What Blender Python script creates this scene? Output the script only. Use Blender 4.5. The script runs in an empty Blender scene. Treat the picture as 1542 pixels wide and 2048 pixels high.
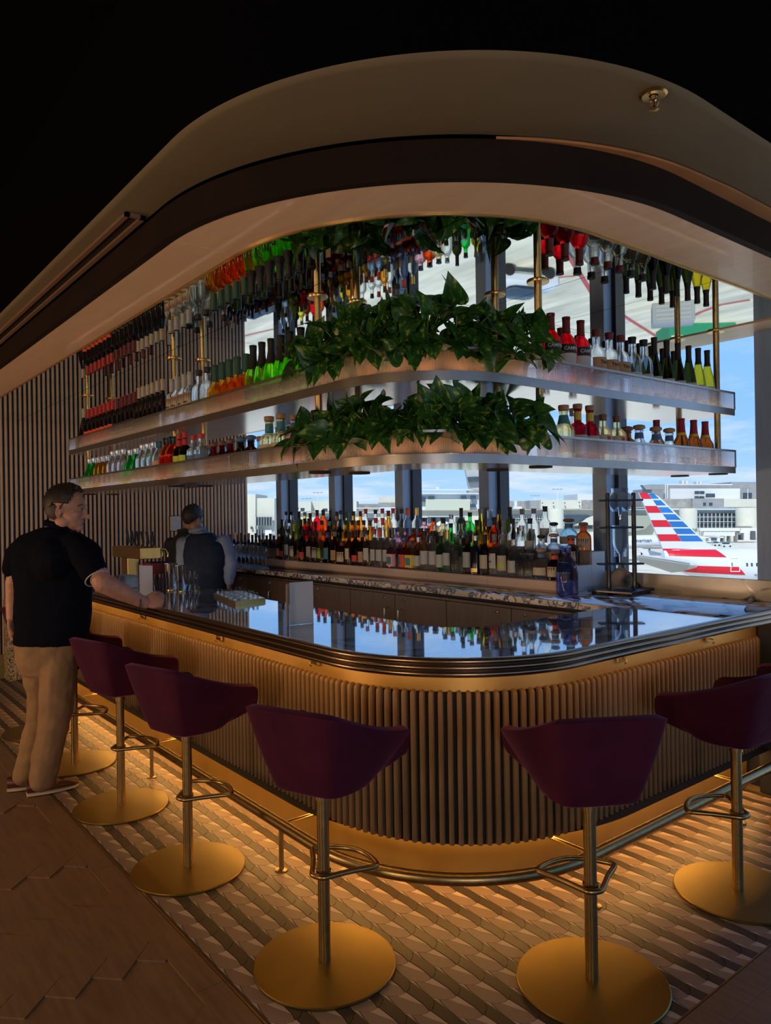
import bpy, bmesh, math, random
from math import sin, cos, pi, radians, sqrt, atan2, hypot
from mathutils import Vector, Matrix, Quaternion
random.seed(7)
S = bpy.context.scene
C = S.collection
# ---------------------------------------------------------------- camera
CAM_H = 1.6
FPX = 1480.0
YAW, PITCH, ROLL = radians(51.4), radians(0.04), radians(-0.9)
_fw = Vector((-sin(YAW)*cos(PITCH), cos(YAW)*cos(PITCH), sin(PITCH)))
_rt = Vector((cos(YAW), sin(YAW), 0))
_up = _rt.cross(_fw)
RT = cos(ROLL)*_rt + sin(ROLL)*_up
UP = -sin(ROLL)*_rt + cos(ROLL)*_up
FW = _fw
cd = bpy.data.cameras.new('camera')
cam = bpy.data.objects.new('camera', cd); C.objects.link(cam)
M = Matrix((RT, UP, -FW)).transposed().to_4x4(); M.translation = Vector((0, 0, CAM_H))
cam.matrix_world = M
cd.sensor_fit = 'VERTICAL'; cd.sensor_height = 36.0; cd.lens = 36.0*FPX/2048.0
cd.clip_start = 0.05; cd.clip_end = 3000
S.camera = cam
def ray(px, py): return RT*((px-771)/FPX) - UP*((py-1024)/FPX) + FW
def at_z(px, py, z):
    d = ray(px, py); return d*((z-CAM_H)/d.z) + Vector((0, 0, CAM_H))
def at_y(px, py, y):
    d = ray(px, py); return d*(y/d.y) + Vector((0, 0, CAM_H))
def at_x(px, py, x):
    d = ray(px, py); return d*(x/d.x) + Vector((0, 0, CAM_H))
def at_d(px, py, dist): return ray(px, py)*dist + Vector((0, 0, CAM_H))
# ---------------------------------------------------------------- view, sampling
S.view_settings.view_transform = 'Standard'; S.view_settings.look = 'None'
S.view_settings.exposure = 0.18; S.view_settings.gamma = 1.0
S.view_settings.use_curve_mapping = False
S.render.engine = 'CYCLES'
cy = S.cycles
cy.max_bounces = 10; cy.diffuse_bounces = 3; cy.glossy_bounces = 5; cy.transmission_bounces = 9; cy.transparent_max_bounces = 24
cy.caustics_reflective = False; cy.caustics_refractive = False
cy.use_denoising = True; cy.sample_clamp_indirect = 4.0
cy.use_light_tree = True
# ---------------------------------------------------------------- world: blue sky with drifting cloud
W = bpy.data.worlds.new('sky'); S.world = W; W.use_nodes = True
nt = W.node_tree; nt.nodes.clear()
def wn(t, **k):
    n = nt.nodes.new(t)
    for a, b in k.items(): setattr(n, a, b)
    return n
tc = wn('ShaderNodeTexCoord'); sep = wn('ShaderNodeSeparateXYZ'); nt.links.new(tc.outputs['Generated'], sep.inputs[0])
gr = wn('ShaderNodeValToRGB'); nt.links.new(sep.outputs['Z'], gr.inputs[0])
e = gr.color_ramp.elements
e[0].position = 0.0; e[0].color = (.46, .68, .98, 1)
e[1].position = 0.9; e[1].color = (.10, .25, .62, 1)
x = e.new(.10); x.color = (.29, .56, 1.0, 1)
x = e.new(.35); x.color = (.20, .48, 1.0, 1)
mx = wn('ShaderNodeMath', operation='ADD'); nt.links.new(sep.outputs['Z'], mx.inputs[0]); mx.inputs[1].default_value = .12
dv = wn('ShaderNodeVectorMath', operation='DIVIDE'); cb = wn('ShaderNodeCombineXYZ')
for i in range(3): nt.links.new(mx.outputs[0], cb.inputs[i])
nt.links.new(tc.outputs['Generated'], dv.inputs[0]); nt.links.new(cb.outputs[0], dv.inputs[1])
nz = wn('ShaderNodeTexNoise'); nz.inputs['Scale'].default_value = 1.5; nz.inputs['Detail'].default_value = 8; nz.inputs['Roughness'].default_value = .58
nt.links.new(dv.outputs[0], nz.inputs['Vector'])
cr = wn('ShaderNodeValToRGB'); cr.color_ramp.elements[0].position = .47; cr.color_ramp.elements[1].position = .66
nt.links.new(nz.outputs['Fac'], cr.inputs[0])
lowr = wn('ShaderNodeValToRGB'); lowr.color_ramp.elements[0].position = .02; lowr.color_ramp.elements[0].color = (.9, .9, .9, 1)
lowr.color_ramp.elements[1].position = .28; lowr.color_ramp.elements[1].color = (.22, .22, .22, 1)
nt.links.new(sep.outputs['Z'], lowr.inputs[0])
mu = wn('ShaderNodeMath', operation='MULTIPLY'); nt.links.new(cr.outputs[0], mu.inputs[0]); nt.links.new(lowr.outputs[0], mu.inputs[1])
mixc = wn('ShaderNodeMix', data_type='RGBA'); nt.links.new(mu.outputs[0], mixc.inputs[0])
nt.links.new(gr.outputs[0], mixc.inputs[6]); mixc.inputs[7].default_value = (.70, .78, .90, 1)
bg = wn('ShaderNodeBackground'); bg.inputs['Strength'].default_value = 1.0
nt.links.new(mixc.outputs[2], bg.inputs[0])
wo = wn('ShaderNodeOutputWorld'); nt.links.new(bg.outputs[0], wo.inputs[0])
# ---------------------------------------------------------------- sun (behind the building, lights the apron and terminals)
def lamp(kind, name, loc, energy, color, **k):
    l = bpy.data.lights.new(name, kind); l.energy = energy; l.color = color
    for a, b in k.items(): setattr(l, a, b)
    o = bpy.data.objects.new(name, l); o.location = loc; C.objects.link(o); return o
sun = lamp('SUN', 'sun', (0, 0, 30), 3.6, (1.0, .95, .86), angle=radians(.6))
sun.rotation_euler = Vector((-.35, .60, -.72)).to_track_quat('-Z', 'Y').to_euler()
# ---------------------------------------------------------------- materials
MATS = {}
def mat(name, col, rough=.5, metal=0., spec=.5, trans=0., ior=1.45, noise=0., nscale=30., bump=0., sheen=0., emit=None, estr=1., coat=0., stretch=None, col2=None, alpha=1., aniso=0., thin=False):
    if name in MATS: return MATS[name]
    m = bpy.data.materials.new(name); m.use_nodes = True; MATS[name] = m
    t = m.node_tree; p = t.nodes['Principled BSDF']
    col = tuple(col)+(1,) if len(col) == 3 else col
    p.inputs['Base Color'].default_value = col; p.inputs['Roughness'].default_value = rough
    p.inputs['Metallic'].default_value = metal; p.inputs['Specular IOR Level'].default_value = spec
    p.inputs['Transmission Weight'].default_value = trans; p.inputs['IOR'].default_value = ior
    p.inputs['Coat Weight'].default_value = coat; p.inputs['Coat Roughness'].default_value = .03
    p.inputs['Alpha'].default_value = alpha
    if sheen:
        p.inputs['Sheen Weight'].default_value = sheen; p.inputs['Sheen Roughness'].default_value = .35
        p.inputs['Sheen Tint'].default_value = (min(1, col[0]*4+.2), min(1, col[1]*4+.12), min(1, col[2]*4+.2), 1)
    if emit:
        p.inputs['Emission Color'].default_value = tuple(emit)+(1,); p.inputs['Emission Strength'].default_value = estr
    if noise or bump or col2:
        tcn = t.nodes.new('ShaderNodeTexCoord'); mp = t.nodes.new('ShaderNodeMapping')
        t.links.new(tcn.outputs['Object'], mp.inputs[0])
        if stretch: mp.inputs['Scale'].default_value = stretch
        n = t.nodes.new('ShaderNodeTexNoise'); n.inputs['Scale'].default_value = nscale; n.inputs['Detail'].default_value = 5
        t.links.new(mp.outputs[0], n.inputs['Vector'])
        if noise or col2:
            r = t.nodes.new('ShaderNodeValToRGB'); r.color_ramp.elements[0].position = .3; r.color_ramp.elements[1].position = .7
            c2 = col2 or tuple(max(0, c*(1-noise)) for c in col[:3]); c1 = col[:3] if col2 else tuple(min(1, c*(1+noise*.6)) for c in col[:3])
            r.color_ramp.elements[0].color = tuple(c2)+(1,); r.color_ramp.elements[1].color = tuple(c1)+(1,)
            t.links.new(n.outputs['Fac'], r.inputs[0]); t.links.new(r.outputs[0], p.inputs['Base Color'])
        if bump:
            b = t.nodes.new('ShaderNodeBump'); b.inputs['Strength'].default_value = bump; b.inputs['Distance'].default_value = .004
            t.links.new(n.outputs['Fac'], b.inputs['Height']); t.links.new(b.outputs[0], p.inputs['Normal'])
    return m
def glass(name, col, rough=.02, ior=1.38, milky=0., thin_=.38):
    """tinted solid glass / filled bottle"""
    if name in MATS: return MATS[name]
    m = mat(name, col, rough=rough, trans=1.0-milky, ior=ior, spec=.5); t = m.node_tree
    # light also passes straight through the thin walls
    tp = t.nodes.new('ShaderNodeBsdfTransparent'); tp.inputs[0].default_value = tuple(min(1, c**.75) for c in col)+(1,)
    mx_ = t.nodes.new('ShaderNodeMixShader'); mx_.inputs[0].default_value = thin_
    t.links.new(t.nodes['Principled BSDF'].outputs[0], mx_.inputs[1]); t.links.new(tp.outputs[0], mx_.inputs[2]); t.links.new(mx_.outputs[0], t.nodes['Material Output'].inputs[0])
    return m
def wood(name, c1, c2, rough=.45, scale=3., stretch=(1, 12, 12), bump=.05, coat=0.):
    return mat(name, c1, rough=rough, col2=c2, nscale=scale, stretch=stretch, bump=bump, coat=coat)
def marble(name, base, vein, vscale=2.2, warp=1.2, vein_w=.03, rough=.08, fres=None, dark=0.):
    if name in MATS: return MATS[name]
    m = bpy.data.materials.new(name); m.use_nodes = True; MATS[name] = m
    t = m.node_tree; p = t.nodes['Principled BSDF']; L = t.links.new
    tcn = t.nodes.new('ShaderNodeTexCoord')
    n1 = t.nodes.new('ShaderNodeTexNoise'); n1.inputs['Scale'].default_value = vscale*1.3; n1.inputs['Detail'].default_value = 4
    L(tcn.outputs['Object'], n1.inputs['Vector'])
    sc = t.nodes.new('ShaderNodeVectorMath'); sc.operation = 'SCALE'; sc.inputs['Scale'].default_value = warp*.35
    L(n1.outputs['Color'], sc.inputs[0])
    ad = t.nodes.new('ShaderNodeVectorMath'); ad.operation = 'ADD'; L(tcn.outputs['Object'], ad.inputs[0]); L(sc.outputs[0], ad.inputs[1])
    v = t.nodes.new('ShaderNodeTexVoronoi'); v.feature = 'DISTANCE_TO_EDGE'; v.inputs['Scale'].default_value = vscale
    L(ad.outputs[0], v.inputs['Vector'])
    r = t.nodes.new('ShaderNodeValToRGB'); r.color_ramp.elements[0].position = vein_w*.35; r.color_ramp.elements[1].position = vein_w*1.6
    r.color_ramp.elements[0].color = tuple(vein)+(1,); r.color_ramp.elements[1].color = tuple(base)+(1,)
    L(v.outputs['Distance'], r.inputs[0])
    n2 = t.nodes.new('ShaderNodeTexNoise'); n2.inputs['Scale'].default_value = vscale*.8; n2.inputs['Detail'].default_value = 7
    L(ad.outputs[0], n2.inputs['Vector'])
    r2 = t.nodes.new('ShaderNodeValToRGB'); r2.color_ramp.elements[0].position = .38; r2.color_ramp.elements[1].position = .62
    r2.color_ramp.elements[0].color = (.55, .5, .5, 1); r2.color_ramp.elements[1].color = (1, 1, 1, 1)
    L(n2.outputs['Fac'], r2.inputs[0])
    mm = t.nodes.new('ShaderNodeMix'); mm.data_type = 'RGBA'; mm.blend_type = 'MULTIPLY'; mm.inputs[0].default_value = .8
    L(r.outputs[0], mm.inputs[6]); L(r2.outputs[0], mm.inputs[7]); L(mm.outputs[2], p.inputs['Base Color'])
    p.inputs['Roughness'].default_value = rough
    if fres:
        # polished, lacquered stone: strong mirror sheen that grows towards grazing view
        gl = t.nodes.new('ShaderNodeBsdfGlossy'); gl.inputs['Roughness'].default_value = .015; gl.inputs['Color'].default_value = (.97, .97, .97, 1)
        fr = t.nodes.new('ShaderNodeFresnel'); fr.inputs['IOR'].default_value = fres
        ms = t.nodes.new('ShaderNodeMixShader'); out = t.nodes['Material Output']
        L(fr.outputs[0], ms.inputs[0]); L(p.outputs[0], ms.inputs[1]); L(gl.outputs[0], ms.inputs[2]); L(ms.outputs[0], out.inputs[0])
    return m
# ---------------------------------------------------------------- mesh builder
class MB:
    def __init__(s): s.v = []; s.f = []; s.m = []; s.mi = 0
    def add(s, vs, fs):
        b = len(s.v); s.v += [tuple(x) for x in vs]; s.f += [tuple(i+b for i in f) for f in fs]; s.m += [s.mi]*len(fs); return s
    def box(s, x0, x1, y0, y1, z0, z1):
        v = [(x0, y0, z0), (x1, y0, z0), (x1, y1, z0), (x0, y1, z0), (x0, y0, z1), (x1, y0, z1), (x1, y1, z1), (x0, y1, z1)]
        return s.add(v, [(0, 3, 2, 1), (4, 5, 6, 7), (0, 1, 5, 4), (1, 2, 6, 5), (2, 3, 7, 6), (3, 0, 4, 7)])
    def bbox(s, x0, x1, y0, y1, z0, z1, b=.004):
        """box with chamfered vertical and top edges"""
        pl = [(x0+b, y0), (x1-b, y0), (x1, y0+b), (x1, y1-b), (x1-b, y1), (x0+b, y1), (x0, y1-b), (x0, y0+b)]
        cx, cyy = (x0+x1)/2, (y0+y1)/2
        def sh(k): return [(x+(b*k if x < cx else -b*k), y+(b*k if y < cyy else -b*k)) for x, y in pl]
        rings = [(sh(1), z0), (pl, z0+b), (pl, z1-b), (sh(1), z1)]
        vs = []; fs = []
        for r, z in rings: vs += [(x, y, z) for x, y in r]
        for k in range(3):
            for i in range(8):
                j = (i+1) % 8; fs.append((k*8+i, k*8+j, (k+1)*8+j, (k+1)*8+i))
        fs.append(tuple(range(7, -1, -1))); fs.append(tuple(range(24, 32)))
        return s.add(vs, fs)
    def lathe(s, prof, n=16, c=(0, 0), p=None, sq=0., a0=0., capb=True, capt=True, axis=None):
        """prof: (r,z). p: superellipse exponent for square bottles; sq: y scale"""
        vs = []; fs = []; k = len(prof)
        for r, z in prof:
            for i in range(n):
                a = a0+2*pi*i/n; cx, sy = cos(a), sin(a)
                if p:
                    q = (abs(cx)**p+abs(sy)**p)**(-1/p); cx *= q; sy *= q
                vs.append((c[0]+r*cx, c[1]+r*sy*(1-sq), z))
        for j in range(k-1):
            for i in range(n):
                i2 = (i+1) % n; fs.append((j*n+i, j*n+i2, (j+1)*n+i2, (j+1)*n+i))
        if capb: fs.append(tuple(range(n-1, -1, -1)))
        if capt: fs.append(tuple(range((k-1)*n, k*n)))
        return s.add(vs, fs)
    def tube(s, pts, r, n=10, closed=False, ry=None, caps=True):
        pts = [Vector(p) for p in pts]; k = len(pts); rs = r if isinstance(r, (list, tuple)) else [r]*k
        vs = []; fs = []; prev = None
        for i, p in enumerate(pts):
            if closed: d = pts[(i+1) % k]-pts[i-1]
            else: d = pts[min(i+1, k-1)]-pts[max(i-1, 0)]
            d.normalize()
            if prev is None:
                a = Vector((0, 0, 1)) if abs(d.z) < .9 else Vector((1, 0, 0)); u = a.cross(d).normalized()
            else: u = (prev-d*prev.dot(d)).normalized()
            prev = u; w = d.cross(u)
            for j in range(n):
                a = 2*pi*j/n; vs.append(p+u*cos(a)*rs[i]+w*sin(a)*(rs[i] if ry is None else ry))
        for i in range(k if closed else k-1):
            i2 = (i+1) % k
            for j in range(n):
                j2 = (j+1) % n; fs.append((i*n+j, i*n+j2, i2*n+j2, i2*n+j))
        if not closed and caps: fs.append(tuple(range(n-1, -1, -1))); fs.append(tuple(range((k-1)*n, k*n)))
        return s.add(vs, fs)
    def prism(s, poly, z0, z1):
        n = len(poly); vs = [(x, y, z0) for x, y in poly]+[(x, y, z1) for x, y in poly]
        fs = [tuple(range(n-1, -1, -1)), tuple(range(n, 2*n))]+[(i, (i+1) % n, n+(i+1) % n, n+i) for i in range(n)]
        return s.add(vs, fs)
    def slab(s, poly, vec):
        """3D polygon extruded along vec"""
        n = len(poly); vec = Vector(vec); poly = [Vector(p) for p in poly]
        vs = poly+[p+vec for p in poly]
        fs = [tuple(range(n-1, -1, -1)), tuple(range(n, 2*n))]+[(i, (i+1) % n, n+(i+1) % n, n+i) for i in range(n)]
        return s.add(vs, fs)
    def ell(s, c, rx, ry, rz, nu=16, nv=10, R=None):
        vs = []; fs = []; c = Vector(c)
        for j in range(nv+1):
            t = pi*j/nv
            for i in range(nu):
                a = 2*pi*i/nu; q = Vector((rx*sin(t)*cos(a), ry*sin(t)*sin(a), -rz*cos(t)))
                if R: q = R @ q
                vs.append(c+q)
        for j in range(nv):
            for i in range(nu):
                i2 = (i+1) % nu; fs.append((j*nu+i, j*nu+i2, (j+1)*nu+i2, (j+1)*nu+i))
        return s.add(vs, fs)
    def xf(s, M, start=0):
        for i in range(start, len(s.v)): s.v[i] = tuple(M @ Vector(s.v[i]))
        return s
    def mesh(s, name, mats, smooth=True, ang=40):
        me = bpy.data.meshes.new(name); me.from_pydata(s.v, [], s.f)
        mats = mats if isinstance(mats, (list, tuple)) else [mats]
        for m in mats: me.materials.append(m)
        if len(mats) > 1: me.polygons.foreach_set('material_index', s.m)
        me.update()
        if smooth:
            me.polygons.foreach_set('use_smooth', [True]*len(me.polygons))
            me.set_sharp_from_angle(angle=radians(ang))
        return me
    def obj(s, name, mats, parent=None, loc=None, rz=0, smooth=True, ang=40):
        return link(name, s.mesh(name, mats, smooth, ang), parent, loc, rz)
def link(name, me, parent=None, loc=None, rz=0):
    o = bpy.data.objects.new(name, me); C.objects.link(o)
    if parent: o.parent = parent
    if loc: o.location = loc
    if rz: o.rotation_euler = (0, 0, rz)
    return o
def tag(o, label, cat, group=None, kind=None):
    o['label'] = label; o['category'] = cat
    if group: o['group'] = group
    if kind: o['kind'] = kind
    return o
def empty(name, label, cat, loc=(0, 0, 0), rz=0, group=None):
    o = bpy.data.objects.new(name, None); C.objects.link(o); o.location = loc; o.rotation_euler = (0, 0, rz)
    o.empty_display_size = .05
    return tag(o, label, cat, group)
def struct(o, label=None):
    o['kind'] = 'structure'
    if label: o['label'] = label
    return o
def dup(o, loc=None, rz=None, label=None, group=None, parent=None):
    c = o.copy(); C.objects.link(c)
    if parent: c.parent = parent
    if loc is not None: c.location = loc
    if rz is not None: c.rotation_euler = (0, 0, rz)
    if label: c['label'] = label
    if group: c['group'] = group
    for ch in KIDS.get(o.name, list(o.children)):
        dup(ch, parent=c)
    return c
KIDS = {}
# rounded-L plan path: (x_left,Yc) -> arc -> (Xc,y_far); returns list of (x,y,nx,ny), n = outward
def lpath(Yc, Xc, R, xl, yf, na=28, step=None):
    P = []
    def seg(a, b, n):
        L = hypot(b[0]-a[0], b[1]-a[1]); k = max(1, int(L/step)) if step else 1
        for i in range(k): P.append((a[0]+(b[0]-a[0])*i/k, a[1]+(b[1]-a[1])*i/k, n[0], n[1]))
    seg((xl, Yc), (Xc-R, Yc), (0, -1))
    if step: na = max(6, int(R*pi/2/step))
    for i in range(na):
        a = -pi/2+pi/2*i/na; P.append((Xc-R+R*cos(a), Yc+R+R*sin(a), cos(a), sin(a)))
    seg((Xc, Yc+R), (Xc, yf), (1, 0)); P.append((Xc, yf, 1, 0))
    return P
def sweep(mb, path, prof, closed=True):
    k = len(prof); vs = []; fs = []; n = len(path)
    for x, y, nx, ny in path:
        for o, z in prof: vs.append((x+nx*o, y+ny*o, z))
    for i in range(n-1):
        for j in range(k if closed else k-1):
            j2 = (j+1) % k; fs.append((i*k+j, (i+1)*k+j, (i+1)*k+j2, i*k+j2))
    if closed: fs.append(tuple(range(k))); fs.append(tuple(range((n-1)*k+k-1, (n-1)*k-1, -1)))
    return mb.add(vs, fs)
def band(mb, outer, inner, z0, z1):
    """flat slab between two rounded-L paths with equal point counts"""
    n = len(outer); vs = []; fs = []
    for a, b in zip(outer, inner): vs += [(a[0], a[1], z0), (a[0], a[1], z1), (b[0], b[1], z1), (b[0], b[1], z0)]
    for i in range(n-1):
        for j in range(4):
            j2 = (j+1) % 4; fs.append((i*4+j, (i+1)*4+j, (i+1)*4+j2, i*4+j2))
    fs.append((0, 1, 2, 3)); fs.append((4*n-1, 4*n-2, 4*n-3, 4*n-4))
    return mb.add(vs, fs)
def arc_len(path):
    s = [0]
    for a, b in zip(path, path[1:]): s.append(s[-1]+hypot(b[0]-a[0], b[1]-a[1]))
    return s
def along(path, s, S_=None):
    S_ = S_ or arc_len(path); s = min(max(s, 0), S_[-1])
    for i in range(len(path)-1):
        if s <= S_[i+1]:
            t = (s-S_[i])/max(1e-9, S_[i+1]-S_[i]); a, b = path[i], path[i+1]
            q = [a[j]+(b[j]-a[j])*t for j in range(4)]; l = hypot(q[2], q[3]); return q[0], q[1], q[2]/l, q[3]/l
    return path[-1]
def text_mesh(txt, size, extrude=0.0004, cyl=None, mat_=None, name='lettering', bold=False, spacing=1.0):
    """lettering as mesh, centred, in local XZ plane facing -Y; cyl=radius bends it round a bottle"""
    cu = bpy.data.curves.new(name, 'FONT'); cu.body = txt; cu.size = size; cu.align_x = 'CENTER'; cu.align_y = 'CENTER'; cu.extrude = extrude
    cu.resolution_u = 2; cu.space_character = spacing
    if bold: cu.offset = size*.025
    o = bpy.data.objects.new(name, cu); C.objects.link(o)
    dg = bpy.context.evaluated_depsgraph_get(); me = bpy.data.meshes.new_from_object(o.evaluated_get(dg))
    bpy.data.objects.remove(o); bpy.data.curves.remove(cu)
    for v in me.vertices:
        x, y, z = v.co
        if cyl:
            a = x/cyl; r = cyl+z; v.co = (r*sin(a), -r*cos(a), y)
        else: v.co = (x, -z, y)
    me.materials.clear(); me.materials.append(mat_)
    return me
# ================================================================ PALETTE
M_brass = mat('brushed_brass', (.60, .40, .14), rough=.30, metal=1, noise=.12, nscale=60, stretch=(1, 1, .1))
M_brass_d = mat('aged_brass', (.36, .25, .11), rough=.34, metal=1, noise=.15, nscale=50)
M_disc = mat('satin_brass_disc', (.27, .185, .05), rough=.40, metal=1, noise=.06, nscale=8)
M_kick = mat('kick_brass_panel', (.36, .225, .06), rough=.42, metal=.75, noise=.10, nscale=6)
M_gold = mat('gold_lacquer_panel', (.62, .38, .12), rough=.42, metal=.75, noise=.10, nscale=6)
M_nose = mat('ribbed_bronze_edge', (.30, .215, .15), rough=.28, metal=1, noise=.1, nscale=14)
M_slat = mat('slat_timber', (.24, .15, .075), rough=.5, col2=(.17, .10, .048), nscale=6, stretch=(8, 8, .6), bump=.1)
M_black = mat('black_backing', (.012, .009, .008), rough=.7, noise=.3)
M_matte = mat('black_ceiling', (.0015, .0015, .0025), rough=1, spec=.05, noise=.2)
M_plaster = mat('olive_plaster', (.155, .12, .072), rough=.75, noise=.06, nscale=4, bump=.02)
M_fascia = mat('dark_fascia', (.014, .007, .005), rough=.7, spec=.2, noise=.2, nscale=5)
M_copper = mat('copper_timber_strip', (.45, .20, .08), rough=.5, noise=.15, nscale=8)
M_soffit = wood('pale_soffit_veneer', (.86, .60, .40), (.78, .53, .34), rough=.38, scale=3, stretch=(1, 6, 6), bump=.02, coat=.15)
M_mirror = mat('smoked_mirror', (.74, .77, .70), rough=.015, metal=1, noise=.02, nscale=2)
M_marble = marble('lacquered_marble', (.78, .72, .70), (.03, .025, .05), vscale=3.0, warp=1.8, vein_w=.06, rough=.06, fres=2.8)
M_marble2 = marble('cream_marble', (.72, .56, .36), (.05, .04, .05), vscale=2.0, warp=1.3, vein_w=.022, rough=.15)
M_marblef = marble('marble_edge', (.70, .57, .46), (.04, .03, .05), vscale=5, warp=2.4, vein_w=.07, rough=.2)
M_marblew = marble('veined_end_marble', (.80, .62, .38), (.07, .035, .02), vscale=11, warp=1.4, vein_w=.07, rough=.25)
M_cab = wood('cabinet_walnut', (.16, .09, .062), (.12, .066, .045), rough=.4, scale=4, stretch=(10, 10, .7), bump=.03)
M_steel = mat('brushed_steel', (.55, .54, .52), rough=.3, metal=1, noise=.1, nscale=40)
M_chrome = mat('polished_steel', (.8, .8, .8), rough=.08, metal=1, noise=.02)
M_satin = mat('satin_shelf_metal', (.86, .83, .79), rough=.16, metal=1, noise=.06, nscale=5, stretch=(1, 8, 8))
M_edge = mat('bronze_shelf_edge', (.42, .39, .37), rough=.33, metal=1, noise=.08, nscale=10)
M_wallrib = mat('taupe_flutes', (.52, .42, .36), rough=.55, noise=.08, nscale=12)
M_wallback = mat('flute_recess', (.03, .022, .02), rough=.8, noise=.2)
M_skirt = mat('bronze_skirting', (.25, .20, .09), rough=.5, metal=.5, noise=.1)
M_riser = wood('pale_riser_board', (.56, .40, .31), (.50, .35, .27), rough=.5, scale=4, stretch=(1, 10, 10))
M_whitebox = mat('white_riser_end', (.62, .62, .64), rough=.5, noise=.06, nscale=60, stretch=(1, .2, 12))
M_col = mat('slate_blue_column', (.26, .37, .56), rough=.42, noise=.12, nscale=6, stretch=(6, 6, .5))
M_cold = mat('dark_window_frame', (.018, .022, .034), rough=.4, noise=.15, nscale=8)
M_floorw = wood('brown_oak_floor', (.20, .115, .062), (.145, .08, .043), rough=.42, scale=5, stretch=(1, 9, 9), bump=.06)
M_grout = mat('tile_grout', (.16, .115, .08), rough=.8, noise=.1, nscale=40)
M_tmid = mat('tile_mid_taupe', (.25, .17, .12), rough=.45, noise=.16, nscale=6, bump=.02)
M_tpale = mat('tile_pale_beige', (.46, .34, .25), rough=.42, noise=.08, nscale=6)
M_tdark = mat('tile_dark_umber', (.05, .037, .028), rough=.4, noise=.15, nscale=6, bump=.02)
M_zinc = mat('metal_inlay', (.45, .40, .36), rough=.35, metal=.6, noise=.1)
M_velvet = mat('plum_velvet', (.050, .005, .021), rough=.85, spec=.2, sheen=.5, noise=.25, nscale=9)
# window pane: clear with a faint reflection
M_pane = bpy.data.materials.new('window_glass'); M_pane.use_nodes = True; _t = M_pane.node_tree; _t.nodes.clear()
_a = _t.nodes.new('ShaderNodeBsdfTransparent'); _a.inputs[0].default_value = (.97, .985, 1, 1)
_b = _t.nodes.new('ShaderNodeBsdfGlossy'); _b.inputs['Roughness'].default_value = .01
_lw = _t.nodes.new('ShaderNodeLayerWeight'); _lw.inputs['Blend'].default_value = .25
_c = _t.nodes.new('ShaderNodeMapRange'); _c.inputs['From Min'].default_value = .3; _c.inputs['To Min'].default_value = .0008; _c.inputs['To Max'].default_value = .25; _t.links.new(_lw.outputs['Facing'], _c.inputs['Value'])
_d = _t.nodes.new('ShaderNodeMixShader'); _e = _t.nodes.new('ShaderNodeOutputMaterial')
_t.links.new(_c.outputs[0], _d.inputs[0]); _t.links.new(_a.outputs[0], _d.inputs[1]); _t.links.new(_b.outputs[0], _d.inputs[2]); _t.links.new(_d.outputs[0], _e.inputs[0])
# reeded acrylic: part clear refraction, part milky
M_reed = bpy.data.materials.new('reeded_acrylic'); M_reed.use_nodes = True; _t = M_reed.node_tree; _p = _t.nodes['Principled BSDF']
_p.inputs['Base Color'].default_value = (.93, .92, .93, 1); _p.inputs['Transmission Weight'].default_value = 1; _p.inputs['Roughness'].default_value = .05; _p.inputs['IOR'].default_value = 1.35
_tr = _t.nodes.new('ShaderNodeBsdfTranslucent'); _tr.inputs[0].default_value = (.85, .80, .78, 1)
_tp = _t.nodes.new('ShaderNodeBsdfTransparent'); _m1 = _t.nodes.new('ShaderNodeMixShader'); _m1.inputs[0].default_value = .16
_m2 = _t.nodes.new('ShaderNodeMixShader'); _m2.inputs[0].default_value = .30
_wv = _t.nodes.new('ShaderNodeTexNoise'); _wv.inputs['Scale'].default_value = 3
_t.links.new(_p.outputs[0], _m1.inputs[1]); _t.links.new(_tr.outputs[0], _m1.inputs[2])
_t.links.new(_m1.outputs[0], _m2.inputs[1]); _t.links.new(_tp.outputs[0], _m2.inputs[2]); _t.links.new(_m2.outputs[0], _t.nodes['Material Output'].inputs[0])
# ================================================================ ROOM
XW, YW = -8.2, 4.30            # left fluted wall, window wall
ZS, ZC = 2.575, 2.702          # soffit underside, ceiling
XR, YB = 4.2, -4.6             # rest of the lounge
b = MB(); b.box(XW-.3, XR, YB, YW+.25, -.12, -.006); floor = struct(b.obj('floor', M_floorw), 'brown oak floor of the lounge around the tiled bar zone')
# fluted wall at left: backing and individual ribs
b = MB(); b.box(XW-.25, XW-.03, YB, YW+.084, 0, 3.4); wl = struct(b.obj('wall_left', M_wallback), 'taupe wall of close vertical half round ribs')
b = MB(); n = 8
pf = [(XW-.032+.001, 0)]
b.v = []; vs = []; fs = []
for z in (.24, 2.95):
    for i in range(n+1):
        a = pi*i/n; vs.append((.030*sin(a), -.0145*cos(a), z))
for i in range(n): fs.append((i, i+1, n+1+i+1, n+1+i))
fs.append(tuple(range(n, -1, -1))); fs.append(tuple(range(n+1, 2*n+2)))
b.add(vs, fs); ribm = b.mesh('rib', M_wallrib)
y = YW+.06; k = 0
while y > -.55: link('rib', ribm, wl, (XW-.03, y, 0)); y -= .0455; k += 1
b = MB(); b.box(XW-.03, XW+.012, YB, YW, 0, .24); struct(b.obj('baseboard_left', M_skirt))
b = MB(); b.box(XW-.3, XR, YB-.2, YB, 0, 3.4); struct(b.obj('wall_back', mat('dark_lounge_wall', (.10, .07, .05), rough=.6, noise=.2)))
b = MB(); b.box(XR, XR+.2, YB, YW+.3, 0, .5); b.box(XR, XR+.2, YB, YW+.3, 3.0, 3.4)
for i in range(7): b.box(XR, XR+.2, YB+i*1.45, YB+i*1.45+.2, .5, 3.0)
struct(b.obj('wall_right', MATS['dark_lounge_wall'])); b = MB(); b.box(XR+.08, XR+.09, YB, YW, .5, 3.0); struct(b.obj('window_20', M_pane, smooth=False))
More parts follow.
